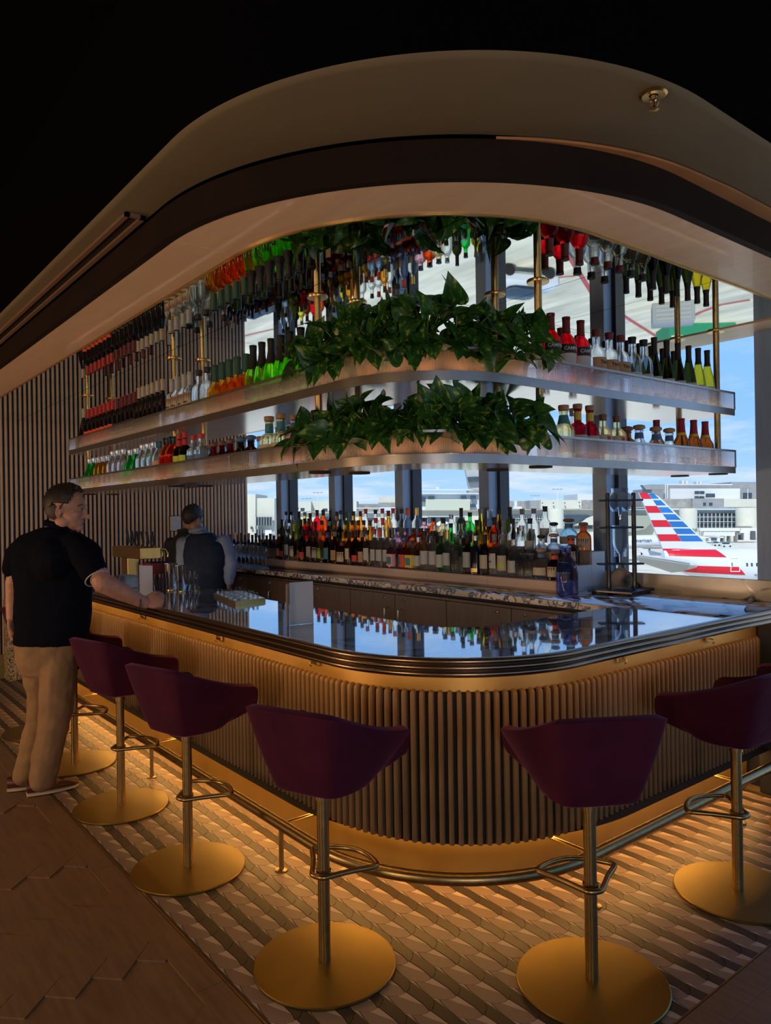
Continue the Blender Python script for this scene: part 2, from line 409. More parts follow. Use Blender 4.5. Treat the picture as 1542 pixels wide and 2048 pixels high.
b = MB(); b.box(XW-.3, XR+.2, YB-.2, YW+.3, 3.36, 3.5); struct(b.obj('ceiling', M_matte), 'black upper ceiling above the lounge')
# window wall: low wall, header, panes, columns
b = MB(); b.box(XW, -1.8, YW+.0, YW+.2, -.1, 1.135); b.box(-1.8, XR, YW, YW+.2, -.1, .06); struct(b.obj('wall_window', M_cold), 'low dark wall under the windows')
b = MB(); b.box(XW-.2, XR, YW, YW+.2, 2.66, 3.4); struct(b.obj('trim_1', M_cold))
cols = [-7.16, -6.12, -5.07, -4.03, -2.97]
wx = [XW+.02]+cols+[-1.885]+[-.85+1.05*i for i in range(5)]
for i, (xa, xb) in enumerate(zip(wx, wx[1:])):
    b = MB(); b.box(xa, xb, YW+.085, YW+.097, 1.12 if i < 6 else .05, 2.68)
    struct(b.obj('window_%d' % (i+1), M_pane, smooth=False))
proto = None
for i, xc in enumerate(wx[1:]):
    lab = ['steel column first from the fluted wall', 'second steel column from the fluted wall', 'third steel column from the fluted wall', 'fourth steel column, behind the middle of the bottles',
           'steel column behind the glass drip tower', 'wide steel column at the right end of the bar'][i] if i < 6 else None
    w = .055 if i != 5 else .075
    o = empty('steel_column', lab or 'steel column of the window wall beyond the bar, number %d' % (i-5), 'column', (xc+(.0 if i != 5 else .02), YW, 0), group='steel columns along the window wall')
    b = MB(); b.bbox(-w, w, -.10, .02, (1.076 if i < 5 else (1.02 if i == 5 else 0)), 3.3, .004); b.obj('flange', M_col, o)
    if i == 5: b = MB(); b.bbox(-w-.01, w+.03, -.09, .02, 0, 1.02, .004); b.obj('dark_base', M_cold, o)
    b = MB(); b.box(-w-.042, -w+.002, -.005, .10, 1.1, 2.7); b.box(w-.002, w+.03, -.005, .10, 1.1, 2.7); b.obj('frame', M_cold, o)
b = MB(); b.box(-1.80, -1.2, 3.9, YW, 0, .98)
# far soffit and ceilings ------------------------------------------------
PO = lambda na=40: lpath(1.0335, -1.287, 1.26, XW, YW, na)
PI_ = lambda na=40: lpath(1.3016, -1.5717, .94, XW, YW, na)
b = MB(); sweep(b, PO(), [(0, ZS), (0, ZC-.012), (-.03, ZC-.012), (-.03, ZS)]); struct(b.obj('trim_2', M_fascia), 'dark curved fascia around the ceiling soffit')
def clipx(P, s0, s1, n=20):
    SL = arc_len(P); return [along(P, s0+(s1-s0)*i/n, SL) for i in range(n+1)]
def s_at(P, x=None, y=None):
    SL = arc_len(P)
    for i in range(len(P)-1):
        a, c = P[i], P[i+1]
        if x is not None and a[0] <= x <= c[0] and a[1] < 3: return SL[i]+(x-a[0])/max(1e-9, c[0]-a[0])*(SL[i+1]-SL[i])
        if y is not None and a[1] <= y <= c[1] and a[0] > -3: return SL[i]+(y-a[1])/max(1e-9, c[1]-a[1])*(SL[i+1]-SL[i])
    return SL[-1] if y else 0
sof = empty('ceiling_soffit', 'pale timber soffit curving around the mirrored ceiling', 'soffit', (0, 0, 0)); sof['kind'] = 'structure'; del sof['category']
js = [('x', XW+.02), ('x', -7.66), ('x', -6.37), ('x', -5.08), ('x', -3.79), ('x', -2.50), ('y', 2.62), ('y', 3.92), ('y', YW-.02)]
for (k0, v0), (k1, v1) in zip(js, js[1:]):
    A, B_ = PO(60), PI_(60)
    A = clipx(A, s_at(A, **{k0: v0})+.003, s_at(A, **{k1: v1})-.003, 36); B_ = clipx(B_, s_at(B_, **{k0: v0})+.003, s_at(B_, **{k1: v1})-.003, 36)
    A = [(p[0]-p[2]*.028, p[1]-p[3]*.028) for p in A]
    b = MB(); band(b, A, [(p[0], p[1]) for p in B_], ZS, ZS+.03); b.obj('panel', M_soffit, sof)
b = MB(); b.box(XW, -1.6, 3.99, YW-.01, ZS, ZS+.09); b.obj('window_side_panel', M_soffit, sof)
b = MB(); sweep(b, PI_(), [(.004, ZS-.006), (.004, ZS+.03), (-.006, ZS+.03), (-.006, ZS-.006)]); b.obj('brass_edge', M_brass, sof)
# mirrored ceiling panels
ccw0 = lambda p: p
def clip_poly(poly, region):
    out = list(poly); n = len(region)
    for i in range(n):
        a, c = region[i], region[(i+1) % n]; inp = out; out = []
        if not inp: break
        def ins(p): return (c[0]-a[0])*(p[1]-a[1])-(c[1]-a[1])*(p[0]-a[0]) >= -1e-9
        def cut(p, q):
            d1 = (c[0]-a[0])*(p[1]-a[1])-(c[1]-a[1])*(p[0]-a[0]); d2 = (c[0]-a[0])*(q[1]-a[1])-(c[1]-a[1])*(q[0]-a[0]); t = d1/(d1-d2)
            return (p[0]+(q[0]-p[0])*t, p[1]+(q[1]-p[1])*t)
        for j in range(len(inp)):
            p, q = inp[j], inp[(j+1) % len(inp)]
            if ins(p):
                out.append(p)
                if not ins(q): out.append(cut(p, q))
            elif ins(q): out.append(cut(p, q))
    o2 = []
    for p in out:
        if not o2 or hypot(p[0]-o2[-1][0], p[1]-o2[-1][1]) > 1e-4: o2.append(p)
    if len(o2) > 2 and hypot(o2[0][0]-o2[-1][0], o2[0][1]-o2[-1][1]) < 1e-4: o2.pop()
    return o2 if len(o2) > 2 else []
reg = [(p[0]-p[2]*.006, p[1]-p[3]*.006) for p in PI_(24)]; reg = [p for p in reg if p[1] < 3.98]+[(reg[-1][0], 3.985), (XW, 3.985)]
mir = empty('mirrored_ceiling', 'mirror panels in the ceiling over the bottle shelves', 'ceiling', (0, 0, 0)); mir['kind'] = 'structure'; del mir['category']
gx = [XW, -7.66, -6.37, -5.08, -3.79, -2.50, -1.5]; gy = [1.2, 1.76, 2.62, 3.13, 4.0]
for xa, xb in zip(gx, gx[1:]):
    for ya, yb in zip(gy, gy[1:]):
        pl = clip_poly([(xa+.002, ya+.002), (xb-.002, ya+.002), (xb-.002, yb-.002), (xa+.002, yb-.002)], reg)
        if pl: b = MB(); b.prism(pl, ZS+.006, ZS+.014); b.obj('mirror_panel', M_mirror, mir, smooth=False)
b = MB(); b.prism(ccw0([(p[0]+p[2]*.02, p[1]+p[3]*.02) for p in PI_(24)]+[(XW, YW)]), ZS+.016, ZS+.03); b.obj('backing', M_black, mir)
# plaster band outside the fascia, rolling up into the dark void
co = lpath(.905, -1.045, 1.05, XW, YW, 40)
b = MB(); ci = PO(40)
n = len(co); vs = []; fs = []
prof = [(0, ZC), (.012, ZC+.003), (.02, ZC+.012)]
for a, c in zip(co, ci):
    vs.append((c[0], c[1], ZC))
    for o_, z in prof: vs.append((a[0]+a[2]*o_, a[1]+a[3]*o_, z))
k = len(prof)+1
for i in range(n-1):
    for j in range(k-1): fs.append((i*k+j, (i+1)*k+j, (i+1)*k+j+1, i*k+j+1))
b.add(vs, fs); struct(b.obj('trim_3', M_plaster), 'olive plaster ceiling band around the dark fascia')
b = MB(); sweep(b, [(p[0]+p[2]*.02, p[1]+p[3]*.02, p[2], p[3]) for p in co], [(0, ZC+.012), (0, 3.36), (-.05, 3.36), (-.05, ZC+.012)]); struct(b.obj('trim_5', M_matte))
# copper strip beside the fascia at right
A = [p for p in lpath(1.0335, -1.287, 1.26, XW, YW, 60)]; SL = arc_len(A); s0 = s_at(A, y=1.62); st = [along(A, s0+(SL[-1]-s0)*i/40, SL) for i in range(41)]
ou = [(p[0]+p[2]*min(.055, .055*i/14), p[1]+p[3]*min(.055, .055*i/14)) for i, p in enumerate(st)]
b = MB(); band(b, ou, [(p[0], p[1]) for p in st], ZC-.012, ZC-.004); struct(b.obj('trim_4', M_copper), 'thin copper toned strip between fascia and ceiling')
# linear air slot at left of the fascia
o = empty('air_slot', 'long dark linear air vent slot in the ceiling beside the left fascia', 'vent', (0, 0, 0))
b = MB()
for ya, yb in ((.945, .962), (1.0, 1.018)): b.box(-6.6, -2.66, ya, yb, ZC-.014, ZC-.001)
b.box(-2.675, -2.66, .945, 1.018, ZC-.014, ZC-.001); b.obj('frame', mat('slot_frame', (.20, .12, .075), rough=.5, noise=.1), o)
b = MB(); b.box(-6.6, -2.675, .962, 1.0, ZC-.005, ZC-.001); b.obj('slot', M_black, o)
# sprinkler
p = at_z(1307, 187, ZC); o = empty('fire_sprinkler', 'small brass fire sprinkler head on the plaster ceiling', 'sprinkler', p)
b = MB(); b.lathe([(.012, 0), (.034, 0), (.036, -.004), (.030, -.008), (.012, -.006)], 20, capb=False, capt=False); b.obj('escutcheon', M_brass, o)
b = MB(); b.lathe([(.009, 0), (.009, -.018), (.004, -.022), (.004, -.03)], 10); b.obj('body', M_chrome, o)
b = MB(); b.tube([(-.009, 0, -.016), (-.013, 0, -.028), (-.005, 0, -.042)], .002, 6); b.tube([(.009, 0, -.016), (.013, 0, -.028), (.005, 0, -.042)], .002, 6)
b.lathe([(.001, -.046), (.013, -.043), (.013, -.041), (.001, -.041)], 14); b.obj('deflector', M_brass, o)
b = MB(); b.lathe([(.0035, -.04), (.0035, -.022)], 8); b.obj('bulb', glass('sprinkler_red_bulb', (.8, .05, .03)), o)
# ---------------------------------------------------------------- floors
TX, TY = -1.254, 1.14
tz = empty('tiled_floor', 'patterned scale tile floor around the foot of the bar', 'tiles', (0, 0, 0)); tz['kind'] = 'structure'; del tz['category']
b = MB(); b.box(XW, TX, TY, YW, -.006, -.0025); b.obj('grout_bed', M_grout, tz)
b = MB(); b.box(XW, TX+.006, TY-.006, TY, -.006, .0008); b.box(TX, TX+.006, TY-.006, YW, -.006, .0008); b.obj('metal_strip', M_brass_d, tz)
ax_, by_ = .1213, .1174
def arcp(cx, t0, t1, n=7): return [(cx+ax_*.5*cos(t0+(t1-t0)*i/n), by_*.5*sin(t0+(t1-t0)*i/n)) for i in range(n+1)]
cxo, cxp = -ax_*.5, -ax_*1.5
def yy(v): return v/.122*by_
an = lambda y: math.asin(y/(by_*.5))
d = by_*.5
mid_p = [(-.083, -d)]+arcp(cxo, -pi/2, an(.006), 7)+[(-.034, .013), (-.08, -.008)]+arcp(cxp, an(-.027), an(-.047), 3)+[(-.112, -.0545)]
wed_p = [(-.083, -.0095), (-.036, .0125), (-.08, .0125)]+arcp(cxp, an(.010), an(-.025), 3)
dark_p = [(-.08, .0145), (-.034, .0145)]+arcp(cxo, an(.008), pi/2, 6)+[(-.13, d)]+arcp(cxp, pi/2-.35, an(.012), 5)
sliv_p = [(-.09, -d), (-.112, -.0565)]+arcp(cxp, an(-.049), -pi/2, 4)
def ccw(p):
    a = sum(p[i][0]*p[(i+1) % len(p)][1]-p[(i+1) % len(p)][0]*p[i][1] for i in range(len(p))); return p if a > 0 else p[::-1]
def inset(p, e=.0009):
    p = ccw(p); n = len(p); o = []
    for i in range(n):
        a, c, q = p[i-1], p[i], p[(i+1) % n]
        d1 = (c[0]-a[0], c[1]-a[1]); d2 = (q[0]-c[0], q[1]-c[1]); l1 = hypot(*d1) or 1; l2 = hypot(*d2) or 1
        nx, ny = -d1[1]/l1-d2[1]/l2, d1[0]/l1+d2[0]/l2; l = hypot(nx, ny) or 1; o.append((c[0]+nx/l*e, c[1]+ny/l*e))
    return o
kinds = [(inset(mid_p), M_tmid, 'taupe_tile'), (inset(wed_p), M_tpale, 'pale_tile'), (inset(dark_p), M_tdark, 'dark_tile'), (inset(sliv_p), M_tpale, 'sliver_tile')]
def tmesh(pl, m, nm):
    b = MB(); b.prism(pl, -.0025, .0005); return b.mesh(nm, m, smooth=False)
tms = [tmesh(pl, m, nm) for pl, m, nm in kinds]
cells = []
for i in range(-2, 58):
    for j in range(-1, 27):
        X, Y = -1.415-ax_*(i-1), 1.211+by_*j
        if X < XW+.1 or Y > YW-.05: continue
        kx, ky = -2.985, 2.88
        if (X < kx and Y > 2.06) or (Y > ky and X < -2.10) or (X >= kx and Y <= ky and hypot(X-ax_*.5-kx, Y-ky) < .80): continue
        if (X-ax_*1.5 > TX) or (Y+d < TY): continue
        cells.append((X, Y, X > TX or Y-d < TY-.002))
rg = [(XW, TY), (TX, TY), (TX, YW), (XW, YW)]
cells.sort(key=lambda c: (c[0]+.6)**2+c[1]**2)
near = 0; rest = [MB() for _ in kinds]
for X, Y, cut in cells:
    vis = hypot(X, Y) < 3.2
    if not cut and vis and near < 290:
        for me, (pl, m, nm) in zip(tms, kinds): link(nm, me, tz, (X, Y, random.uniform(-.0002, .0003)))
        near += 1
    else:
        for q, (pl, m, nm) in zip(rest, kinds):
            pp = clip_poly([(X+x_, Y+y_) for x_, y_ in pl], rg) if cut else [(X+x_, Y+y_) for x_, y_ in pl]
            if len(pp) > 2: q.prism(pp, -.0025, .0005)
for q, (pl, m, nm) in zip(rest, kinds):
    if q.v: o = q.obj(nm+'s_beyond', m, tz, smooth=False); o['kind'] = 'stuff'
# planks of the brown floor: border board then herringbone
pk = 0
for i in range(9):
    b = MB(); x0 = -1.25-(i+1)*1.1; b.box(x0+.001, x0+1.099, TY-.008-.10, TY-.008, -.006, 0); b.obj('plank', M_floorw, floor, smooth=False)
for i in range(4):
    b = MB(); y0 = TY-.108+i*1.0; b.box(TX+.008, TX+.108, y0+.001, y0+.999, -.006, 0); b.obj('plank', M_floorw, floor, smooth=False)
hw, hl = .11, .66
for side in (0, 1):
    pm = MB(); pm.box(0, hl-.0015, 0, hw-.0015, -.006, 0); 
    A = radians(45)
for r in range(-14, 16):
    for q in range(0, 6):
        pass
def herr(px0, px1, py0, py1):
    reg_ = [(px0, py0), (px1, py0), (px1, py1), (px0, py1)]; c45, s45 = cos(pi/4), sin(pi/4); k = 0
    n = 6
    for i in range(-40, 40):
        for j in range(-8, 9):
            for o_ in (0, 1):
                bx = i*hw+j*n*hw*0; 
                # herringbone lattice in unrotated frame
                if o_ == 0: x0, y0, w, h = i*hw+j*n*hw, i*hw-j*n*hw, n*hw, hw
                else: x0, y0, w, h = i*hw+j*n*hw, i*hw-j*n*hw-n*hw+hw-hw, hw, n*hw
                cs = [(x0+.0008, y0+.0008), (x0+w-.0008, y0+.0008), (x0+w-.0008, y0+h-.0008), (x0+.0008, y0+h-.0008)]
                cs = [(x*c45-y*s45-2.2, x*s45+y*c45-.3) for x, y in cs]
                pp = clip_poly(cs, reg_)
                if len(pp) > 2:
                    b = MB(); b.prism(pp, -.006, random.uniform(-.0004, 0)); b.obj('plank', M_floorw, floor, smooth=False); k += 1
    return k
pk = herr(-5.4, TX+.107, .42, TY-.1085)+herr(TX+.1085, -.55, .42, 3.6)
# ================================================================ BAR
XL = -6.86
def P_c(na=40, yf=4.24, off=0): return lpath(1.6275, -1.7325, .68, XL, yf, na)
bar = empty('bar_counter', 'long curved bar with dark marble top, ribbed edge and vertical slats', 'bar counter', (0, 0, 0))
b = MB(); A = [(p[0]-p[2]*.012, p[1]-p[3]*.012) for p in P_c(40, 3.437)]; B_ = [(p[0], p[1]) for p in lpath(2.27, -2.345, .25, XL, 3.437, 40)]
band(b, A, B_, 1.040, 1.075); b.obj('marble_top', M_marble, bar, ang=30)
b = MB(); pr = [(-.03, 1.0745), (-.004, 1.0745)]
for k in range(3):
    zc = 1.0625-k*.023
    for i in range(7):
        a = pi/2-pi*i/6; pr.append((.010*cos(a), zc+.0112*sin(a)))
pr += [(-.006, 1.003), (-.03, 1.003)]
sweep(b, P_c(48), pr); b.obj('ribbed_edge', M_nose, bar)
PSl = lambda na=48, st=None: lpath(1.8204, -1.9288, .80, XL+.02, 4.24, na, st)
# gold band under the top, backing, kick plate
b = MB(); sweep(b, PSl(), [(-.032, .84), (-.032, 1.04), (-.05, 1.04), (-.05, .84)]); b.obj('gold_band', M_gold, bar)
b = MB(); sweep(b, PSl(), [(-.030, .25), (-.030, .868), (-.07, .868), (-.07, .25)]); b.obj('slat_backing', M_black, bar)
PK = lpath(1.93, -2.035, .95, XL+.02, 4.24, 48)
b = MB(); sweep(b, PK, [(0, .0), (0, .26), (-.02, .26), (-.02, .0)]); b.obj('kick_plate', M_kick, bar)
b = MB(); sweep(b, lpath(1.93, -2.035, .95, XL+.02, 4.24, 48), [(.14, .248), (.10, .262), (-.02, .262), (-.02, .248)]); b.obj('plinth_soffit', M_black, bar)
b = MB(); sweep(b, lpath(2.24, -2.37, .25, XL, 4.2, 20), [(0, 0), (0, 1.04), (-.02, 1.04), (-.02, 0)]); b.obj('service_side', M_cab, bar)
b = MB(); b.box(XL-.05, XL, 1.64, 2.27, 0, 1.04); b.obj('marble_end', M_marblew, bar)
# slats
b = MB(); w, dp = .0112, .030; n = 6; prof = [(-w, dp)]+[(-w*cos(pi*i/n), .010-.010*sin(pi*i/n)) for i in range(n+1)]+[(w, dp)]
vs = []; fs = []; k = len(prof)
for z, sc, dy in ((.255, .8, .003), (.258, 1, 0), (.855, 1, 0), (.866, .9, .002), (.873, .6, .008), (.875, .3, .016)):
    for x_, y_ in prof: vs.append((x_*sc if y_ < dp-.001 else x_*sc, y_+dy if y_ < dp-.001 else y_, z))
for r in range(5):
    for i in range(k-1): fs.append((r*k+i, r*k+i+1, (r+1)*k+i+1, (r+1)*k+i))
fs.append(tuple(range(k-1, -1, -1))); fs.append(tuple(range(5*k, 6*k)))
b.add(vs, fs); slm = b.mesh('slat', M_slat, ang=50)
SP = PSl(60); SL = arc_len(SP); L = SL[-1]; ns = int(L/.0385)
for i in range(ns):
    x_, y_, nx, ny = along(SP, .02+(L-.04)*i/(ns-1), SL)
    link('slat', slm, bar, (x_, y_, 0), atan2(nx, -ny))
# foot rail
rail = empty('foot_rail', 'round brass foot rail following the base of the bar', 'foot rail', (0, 0, 0))
PR = lpath(1.69, -1.822, .80, XL+.1, 4.2, 40); SL = arc_len(PR)
b = MB(); b.tube([(p[0], p[1], .206) for p in PR], .025, 14); b.obj('rail', M_brass_d, rail)
for sx in [('x', -6.0), ('x', -4.45), ('x', -2.905), ('y', 2.50), ('y', 3.72)]:
    x_, y_, nx, ny = along(PR, s_at(PR, **{sx[0]: sx[1]}), SL)
    b = MB(); b.tube([(x_, y_, 0), (x_, y_, .19)], .011, 10); b.lathe([(.028, 0), (.028, .006), (.014, .01)], 18, c=(x_, y_)); b.obj('post', M_brass_d, rail)
    b = MB(); b.tube([(x_, y_, .206), (x_-nx*.225, y_-ny*.225, .206)], .009, 10); b.obj('bracket', M_brass, rail)
# coat hooks / sockets under the edge
for i, (px, py, lb) in enumerate([(287, 1232, 'farthest left'), (441, 1275, 'second from the left'), (632, 1322, 'left of the curve'), (1240, 1317, 'first right of the curve'), (1416, 1278, 'farthest right')]):
    if px < 900: p = at_y(px, py, 1.846); rz = 0
    else: p = at_x(px, py, -1.953); rz = pi/2
    o = empty('bag_hook', 'small brass bag hook under the bar edge, %s' % lb, 'hook', p, rz, 'bag hooks under the bar edge')
    b = MB(); b.bbox(-.032, .032, -.012, 0, -.014, .014, .002); b.obj('plate', M_brass, o)
    b = MB(); b.tube([(0, -.01, .004), (0, -.03, .0), (0, -.034, -.012), (0, -.024, -.02)], .0035, 8); b.obj('hook', M_brass_d, o)
# marble end wall by the fluted wall
b = MB(); b.bbox(XW+.012, -7.98, 1.62, 2.6, 0, .80, .004); o = b.obj('marble_plinth', M_marblew); tag(o, 'low veined marble plinth standing against the fluted wall', 'plinth')
# LED lines under the edge, below the slats (the bar's own lamps)
LEDC = (1.0, .50, .13)
def strip(name, pts, energy_m, color, wdt=.02, target=(0, 0, -1)):
    for a, c in zip(pts, pts[1:]):
        a, c = Vector(a), Vector(c); L_ = (c-a).length
        l = bpy.data.lights.new(name, 'AREA'); l.shape = 'RECTANGLE'; l.size = L_; l.size_y = wdt; l.energy = energy_m*L_; l.color = color
        o = bpy.data.objects.new(name, l); C.objects.link(o)
        X = (c-a).normalized(); Z = -Vector(target).normalized(); Y = Z.cross(X).normalized(); Z = X.cross(Y)
        o.matrix_world = Matrix((X, Y, Z)).transposed().to_4x4(); o.location = (a+c)/2
def offp(P, off, z, xs): return [(P_[0]+P_[2]*off, P_[1]+P_[3]*off, z) for P_ in xs]
def led(path, off, z, e, color, segs, target=None, wdt=.015):
    SL = arc_len(path)
    for s0, s1, k in segs:
        q = [along(path, s0+(s1-s0)*i/k, SL) for i in range(k+1)]
        for a, c in zip(q, q[1:]):
            n = Vector((a[2]+c[2], a[3]+c[3], 0)).normalized(); t = target(n) if target else (0, 0, -1)
            strip('led_strip', [(a[0]+a[2]*off, a[1]+a[3]*off, z), (c[0]+c[2]*off, c[1]+c[3]*off, z)], e, color, wdt, t)
Pc = P_c(); Lc = arc_len(Pc)[-1]; a0 = -1.7325-.68-XL; a1 = a0+.68*pi/2
led(Pc, -.06, 1.0, 1.25, LEDC, [(0, a0, 2)], lambda n: (-n.x*.55, -n.y*.55, -1))
led(Pc, -.06, 1.0, .7, LEDC, [(a0, a1, 5), (a1, Lc, 2)], lambda n: (-n.x*.55, -n.y*.55, -1))
Lk = arc_len(PK)[-1]; k0 = -2.035-.95-(XL+.02); k1 = k0+.95*pi/2
led(PK, .055, .246, 2.6, LEDC, [(0, k0, 3), (k0, k1, 4), (k1, Lk, 2)], lambda n: (0, 0, -1))
# ================================================================ BACK COUNTER
bc = empty('back_counter', 'marble back counter under the windows', 'counter', (0, 0, 0))
b = MB(); b.bbox(XW+.02, -1.745, 3.44, 4.19, 1.036, 1.0752, .003); b.obj('marble_top', M_marble, bc)
b = MB(); b.box(XW+.02, -2.35, 3.437, 3.4405, 1.038, 1.0735); b.obj('front_edge', M_marblef, bc)
b = MB(); b.bbox(XW+.02, -1.80, 4.175, 4.20, 1.0752, 1.192, .002); b.obj('backsplash', M_marble2, bc)
b = MB(); b.box(XW+.02, -2.36, 3.56, 4.2, 0, 1.036); b.obj('carcass', M_black, bc)
def door(par, x0, x1, hx, lock=True):
    b = MB(); b.bbox(x0+.003, x1-.003, 3.50, 3.52, .11, .985, .0015); d = b.obj('door', M_cab, par)
    b = MB(); b.tube([(hx, 3.50, .885), (hx, 3.465, .875), (hx, 3.46, .83), (hx, 3.465, .785), (hx, 3.50, .775)], .006, 8); b.obj('handle', M_steel, d)
    lx = hx+(.035 if hx < (x0+x1)/2 else -.035)
    b = MB(); n0 = len(b.v); b.lathe([(.011, 0), (.011, .006), (.006, .012)], 12); b.xf(Matrix.Translation((lx, 3.50, .955)) @ Matrix.Rotation(pi/2, 4, 'X')); b.obj('lock', M_chrome, d)
for i, (x0, x1, ds) in enumerate([(-7.78, -7.20, [(-7.78, -7.20, -7.27)]), (-7.2, -6.61, [(-7.2, -6.61, -6.70)]), (-6.61, -6.03, [(-6.61, -6.03, -6.12)]),
                                  (-6.03, -4.86, [(-6.03, -5.45, -5.53), (-5.45, -4.86, -5.37)]), (-4.86, -3.73, [(-4.86, -4.29, -4.37), (-4.29, -3.73, -4.21)]), (-3.73, -2.55, [(-3.73, -3.14, -3.22), (-3.14, -2.55, -3.06)])]):
    nm = ['single door walnut cabinet nearest the fluted wall', 'single door walnut cabinet behind the bartender', 'single door walnut cabinet right of the bartender', 'double walnut cabinet left of the white menu card',
          'double walnut cabinet right of the white menu card', 'double walnut cabinet at the right end of the service side'][i]
    o = empty('base_cabinet', nm, 'cabinet', (0, 0, 0), group='cabinets under the back counter')
    b = MB(); b.box(x0+.001, x1-.001, 3.525, 3.556, .1, 1.0); b.obj('body', M_cab, o)
    for d_ in ds: door(o, *d_)
# stepped risers
for i, (y0, y1, z1, nm) in enumerate([(3.715, 3.88, 1.152, 'lowest front step of the pale wooden bottle riser'), (3.88, 4.03, 1.242, 'middle step of the pale wooden bottle riser'), (4.03, 4.173, 1.324, 'highest back step of the pale wooden bottle riser')]):
    o = empty('bottle_riser', nm, 'riser', (0, 0, 0), group='stepped risers on the back counter')
    xs = [-6.66+.622*k for k in range(7)]; xs[-1] = -2.93; xs[0] = -6.66 if i == 0 else -7.3
    for xa, xb in zip(xs, xs[1:]):
        b = MB(); b.bbox(xa+.001, xb-.001, y0+.001, y1-.001, 1.0755, z1, .002); b.obj('board', M_riser, o)
    b = MB(); b.bbox(-2.93, -2.915, y0+.001, y1-.001, 1.0755, z1, .002); b.obj('end_panel', M_whitebox, o)
# ================================================================ SHELVES
def PSh(na=40): return lpath(1.7399, -1.9876, .48, -6.27, 4.07, na)
def PShi(yi, xi, na=40): return lpath(yi, xi, .12, -6.27, 4.07, na)
def shelf(name, label, zu, zr, yi, xi, led_e):
    o = empty(name, label, 'shelf', (0, 0, 0), group='suspended bottle shelves')
    b = MB(); A = PSh(); B_ = PShi(yi, xi); band(b, [(p[0]-p[2]*.006, p[1]-p[3]*.006) for p in A], B_, zu, zu+.02); b.obj('underside', M_satin, o)
    b = MB(); band(b, [(p[0]-p[2]*.008, p[1]-p[3]*.008) for p in A], B_, zu+.0202, zu+.036); b.obj('deck', M_satin, o)
    b = MB(); sweep(b, A, [(0, zu-.001), (0, zu+.036), (-.006, zu+.036), (-.006, zu-.001)]); b.obj('front_edge', M_edge, o)
    b = MB(); sweep(b, A, [(.001, zr-.010), (.001, zr), (-.012, zr), (-.012, zr-.010)]); b.obj('top_rim', M_edge, o)
    # reeded panel: each reed a small convex front
    L_ = arc_len(A)[-1]; SL_ = arc_len(A); nr = int(L_/.0085); m = 3
    vs = []; fs = []; cnt = 0
    for i in range(nr*m+1):
        x_, y_, nx, ny = along(A, L_*i/(nr*m), SL_); ph = (i % m)/m
        o_ = -.006+.0028*abs(sin(pi*ph))-.0015
        for off, z in ((o_, zu+.036), (o_, zr-.010), (-.0105, zr-.010), (-.0105, zu+.036)): vs.append((x_+nx*off, y_+ny*off, z))
    n = nr*m+1
    for i in range(n-1):
        for j in range(4):
            j2 = (j+1) % 4; fs.append((i*4+j, (i+1)*4+j, (i+1)*4+j2, i*4+j2))
    b = MB(); b.add(vs, fs); q = b.obj('reeded_panel', M_reed, o, smooth=False)
    for xx, yy_ in ((-6.27, 1.741), (-1.9886, 4.07)): b = MB(); b.bbox(xx-.003, xx+.009 if xx < -3 else xx+.002, yy_-.002 if yy_ < 2 else yy_-.008, yy_+.006, zu+.03, zr, .001); b.obj('end_post', M_edge, o)
    b = MB(); b.box(-6.275, -6.268, 1.745, yi, zu, zr-.012); b.obj('end_pane', M_pane, o)
    # LED channel behind the panel
    led(A, -.035, zu+.038, led_e, (1.0, .62, .34), [(0, 3.8, 3), (3.8, 4.55, 3), (4.55, L_, 2)], lambda n: (n.x*.3, n.y*.3, 1), .006)
    return o
sh1 = shelf('bottle_shelf', 'upper curved shelf with reeded clear front below the mirrored ceiling', 2.106, 2.235, 2.19, -2.41, .32)
sh2 = shelf('bottle_shelf', 'lower curved shelf with reeded clear front above the bar', 1.787, 1.915, 2.12, -2.39, .32)
F1, F2 = 2.106+.0365, 1.787+.0365
# brass posts
posts = [(-2.80, 1.86, 'front left of the plants'), (-2.77, 2.06, 'behind the left plants'), (-4.42, 1.86, 'front, left of the clear rum bottles'), (-4.37, 2.03, 'back, behind the clear rum bottles'), (-6.16, 1.86, 'front, far left shelf end'), (-6.22, 2.07, 'back, far left shelf end'),
         (-2.065, 2.505, 'front, between plants and red bottles'), (-2.305, 2.495, 'back, right of the plants'), (-2.062, 4.02, 'front, far right shelf end'), (-2.29, 4.02, 'back, right shelf end')]
pm_ = None
for x_, y_, nm in posts:
    if pm_ is None:
        b = MB(); b.lathe([(.0165, 1.79), (.0165, ZS+.003)], 16); pm_ = b.mesh('pole', M_brass_d)
        b = MB(); b.lathe([(.046, ZS-.001), (.048, ZS+.003), (.048, ZS+.005)], 24); fm_ = b.mesh('ceiling_flange', M_brass)
        b = MB(); b.lathe([(.05, 1.781), (.05, 1.7865)], 24); bm_ = b.mesh('bottom_flange', M_black)
    o = empty('shelf_post', 'brass shelf post, '+nm, 'post', (x_, y_, 0), group='brass posts holding the shelves')
    link('pole', pm_, o); link('ceiling_flange', fm_, o); link('bottom_flange', bm_, o)
